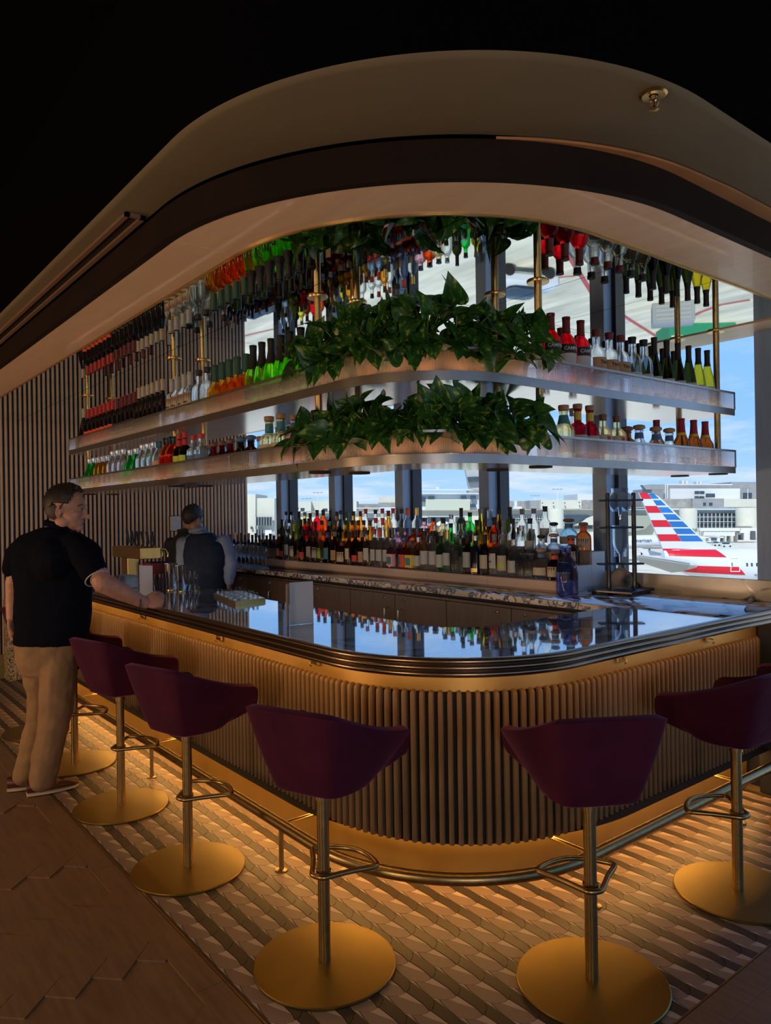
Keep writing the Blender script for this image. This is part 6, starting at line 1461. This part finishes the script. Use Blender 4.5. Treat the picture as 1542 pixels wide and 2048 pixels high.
# trousers
tb = MB()
rings(tb, F, [(1262, 102, 66, .142, 0), (1290, 101, 66, .148, 0), (1320, 99, 61, .145, 0), (1345, 97, 50, .125, 0.0)], 28, 2.4)
limb(tb, [F.p(118, 1325, -.05), F.p(113, 1400, -.07), F.p(107, 1450, -.08), F.p(95, 1510, -.07), F.p(86, 1556, -.06)], [.100, .092, .084, .080, .072])
limb(tb, [F.p(80, 1325, .06), F.p(84, 1390, .12), F.p(78, 1450, .15), F.p(60, 1510, .16), F.p(48, 1550, .16)], [.098, .084, .074, .066, .062])
blob('trousers', tb, M_khaki, man, .008, 4, (.13, .026))
# boat shoes
def shoe(par, heel, toe, sc=1.0, lb='shoe'):
    d = (toe-heel); L_ = d.length; d.normalize(); s = Vector((-d.y, d.x, 0)); u = Vector((0, 0, 1)); n = 12
    def loft(mb, f):
        vs = []; fs = []; m = 16
        for i in range(n+1):
            t = i/n; w, h0, h1 = f(t)
            for j in range(m):
                a = 2*pi*j/m; q = (abs(cos(a))**2.6+abs(sin(a))**2.6)**(-1/2.6); vs.append(heel+d*(L_*t)+s*(w*q*cos(a))+u*((h0+h1)/2+(h1-h0)/2*q*sin(a)))
        for i in range(n):
            for j in range(m): fs.append((i*m+j, i*m+(j+1) % m, (i+1)*m+(j+1) % m, (i+1)*m+j))
        fs.append(tuple(range(m))); fs.append(tuple(range((n+1)*m-1, n*m-1, -1))); mb.add(vs, fs)
    wd = lambda t: (.030+.018*sin(pi*min(1, t*1.15))+.006*t)*(1 if t < .9 else sqrt(max(.08, 1-((t-.9)/.1)**2*.9)))*sc
    b = MB(); loft(b, lambda t: (wd(t)*1.06, 0.0, .022)); o = b.obj('sole', M_sole, par)
    b = MB(); loft(b, lambda t: (wd(t), .018, .082-.012*t if t < .35 else .078-.048*((t-.35)/.65)**.8)); o = b.obj('upper', M_shoe, par)
    b = MB(); c = heel+d*L_*.55+u*.066
    for k in (-1, 0, 1): b.tube([c+d*k*.016+s*.022+u*-.004, c+d*k*.016+u*.006, c+d*k*.016-s*.022+u*-.004], .0025, 6)
    b.tube([c+s*.0, c+s*.03+u*.012+d*.01, c+s*.045-u*.01], .002, 6); b.tube([c, c-s*.03+u*.012+d*.01, c-s*.045-u*.01], .002, 6); b.obj('lace', M_khaki, par)
hz = lambda px, py: at_z(px, py, 0)-org
shoe(man, hz(54, 1593), hz(157, 1572)); shoe(man, hz(14, 1583), hz(96, 1569))
b = MB(); w_ = wr-d_*.035; e1_ = d_.cross(Vector((0, 0, 1))).normalized(); e2_ = d_.cross(e1_)
b.tube([w_+(e1_*cos(t*pi/10)*.037+e2_*sin(t*pi/10)*.036) for t in range(20)], .004, 8, closed=True, ry=.009); b.obj('wristband', M_rubber, man)
# ---------------------------------------------------------------- bartenders
def barman(org, D, label, dx, head_f, vest, shirt, sleeves, full=True, face_to=1):
    o = empty('person', label, 'person', org); F = Fig(org, D)
    X = lambda x: x+dx
    hc = F.p(X(386)-(dx+2 if dx else 0), 1037, 0); f = head_f.normalized(); s = Vector((0, 0, 1)).cross(f).normalized(); u = Vector((0, 0, 1))
    bd = MB(); head(bd, hc, f, s, u, 1.02); limb(bd, [F.p(X(389)-dx*.7, 1050), F.p(X(397), 1068)], [.058, .06])
    rings(bd, F, [(1066, X(398), 14, .06, 0), (1080, X(404), 34, .09, 0), (1130, X(410), 36, .10, 0), (1190, X(412), 33, .10, 0), (1220, X(412), 32, .10, 0)])
    zf = lambda px, dd: F.p(X(px), 1080, dd)-Vector((0, 0, F.p(X(px), 1080, dd).z))
    for q in (-1, 1):
        h = F.p(X(412+q*18), 1225, 0); limb(bd, [h, h+Vector((0, 0, -.40)), Vector((h.x, h.y, .08))], [.085, .06, .045]); bd.ell(Vector((h.x, h.y, .04))+f*.06, .05, .05, .04)
    wr_ = F.p(X(458), 1166, -.05); limb(bd, [F.p(X(450), 1084, 0), F.p(X(463), 1128, 0), wr_], [.055, .046, .031]); hand(bd, wr_, Vector((0, 0, -1)), HF, HR, .5)
    wl = F.p(X(366), 1150, .25); limb(bd, [F.p(X(364), 1088, 0), F.p(X(366), 1130, .08), wl], [.055, .046, .032]); hand(bd, wl, HF, -HR, Vector((0, 0, 1)), .5)
    blob('body', bd, M_skin2, o, .0075, 2)
    if full: faceparts(o, hc, f, s, u, 1.02)
    hairmesh(o, hc, f, s, u, M_hair, 1.05, side=-.01, front=.06, back=-.075)
    sb = MB(); rings(sb, F, [(1062, X(400), 16, .07, 0), (1070, X(402), 26, .085, 0), (1082, X(407), 40, .10, 0), (1105, X(410), 43, .11, 0), (1165, X(412), 38, .11, 0)], 24)
    limb(sb, [F.p(X(447), 1083, 0), F.p(X(462), 1128, 0), F.p(X(459), 1162, -.05)], [.066, .058, .044]); limb(sb, [F.p(X(366), 1087, 0), F.p(X(366), 1130, .08), F.p(X(366), 1148, .22)], [.066, .06, .046])
    blob('shirt', sb, shirt, o, .010, 3, (.07, .014))
    b = MB(); c = F.p(X(395), 1060); b.tube([c+(HR*cos(t*pi/12)*.072+HF*sin(t*pi/12)*.07)+Vector((0, 0, .012*cos(t*pi/12))) for t in range(24)], .010, 8, closed=True, ry=.018); b.obj('collar', shirt, o)
    vb = MB(); rings(vb, F, [(1066, X(404), 22, .088, 0), (1076, X(405), 33, .105, 0), (1090, X(409), 41, .118, 0), (1110, X(411), 44, .126, 0), (1140, X(411), 41, .126, 0), (1166, X(413), 40, .128, 0), (1176, X(413), 40, .130, 0)], 28, 2.6)
    blob('waistcoat', vb, vest, o, .010, 3, (.08, .014))
    tb = MB(); rings(tb, F, [(1168, X(413), 37, .122, 0), (1200, X(413), 38, .125, 0), (1235, X(413), 38, .12, 0)], 24)
    for q in (-1, 1): h = F.p(X(412+q*18), 1228, 0); limb(tb, [h, h+Vector((0, 0, -.40)), Vector((h.x, h.y, .09))], [.095, .078, .068])
    blob('trousers', tb, M_navy, o, .011, 2)
    for q in (-1, 1):
        h = F.p(X(412+q*18), 1225, 0); hd = Vector((h.x, h.y, 0)); shoe(o, hd-f*.09, hd+f*.18)
    if sleeves: b = MB(); b.tube([wr_+Vector((0, 0, .02))+(HR*cos(t*pi/8)*.034+HF*sin(t*pi/8)*.034) for t in range(16)], .005, 8, closed=True); b.obj('wristband', M_rubber, o)
pb_ = at_y(410, 1100, 2.9); barman(Vector((pb_.x, pb_.y, 0)), 6.78, 'bartender seen from behind in slate waistcoat and pale blue shirt', 0, (HF*.9+HR*.45), M_vest, M_shirt, True)
M_dksh = mat('charcoal_shirt', (.012, .013, .018), rough=.8, noise=.2)
pb_ = at_y(380, 1100, 3.05); barman(Vector((pb_.x-.25, pb_.y, 0)), 7.35, 'second bartender in dark shirt half hidden behind the first', -24, (HF*.6-HR*.3), M_dksh, M_dksh, False, False)
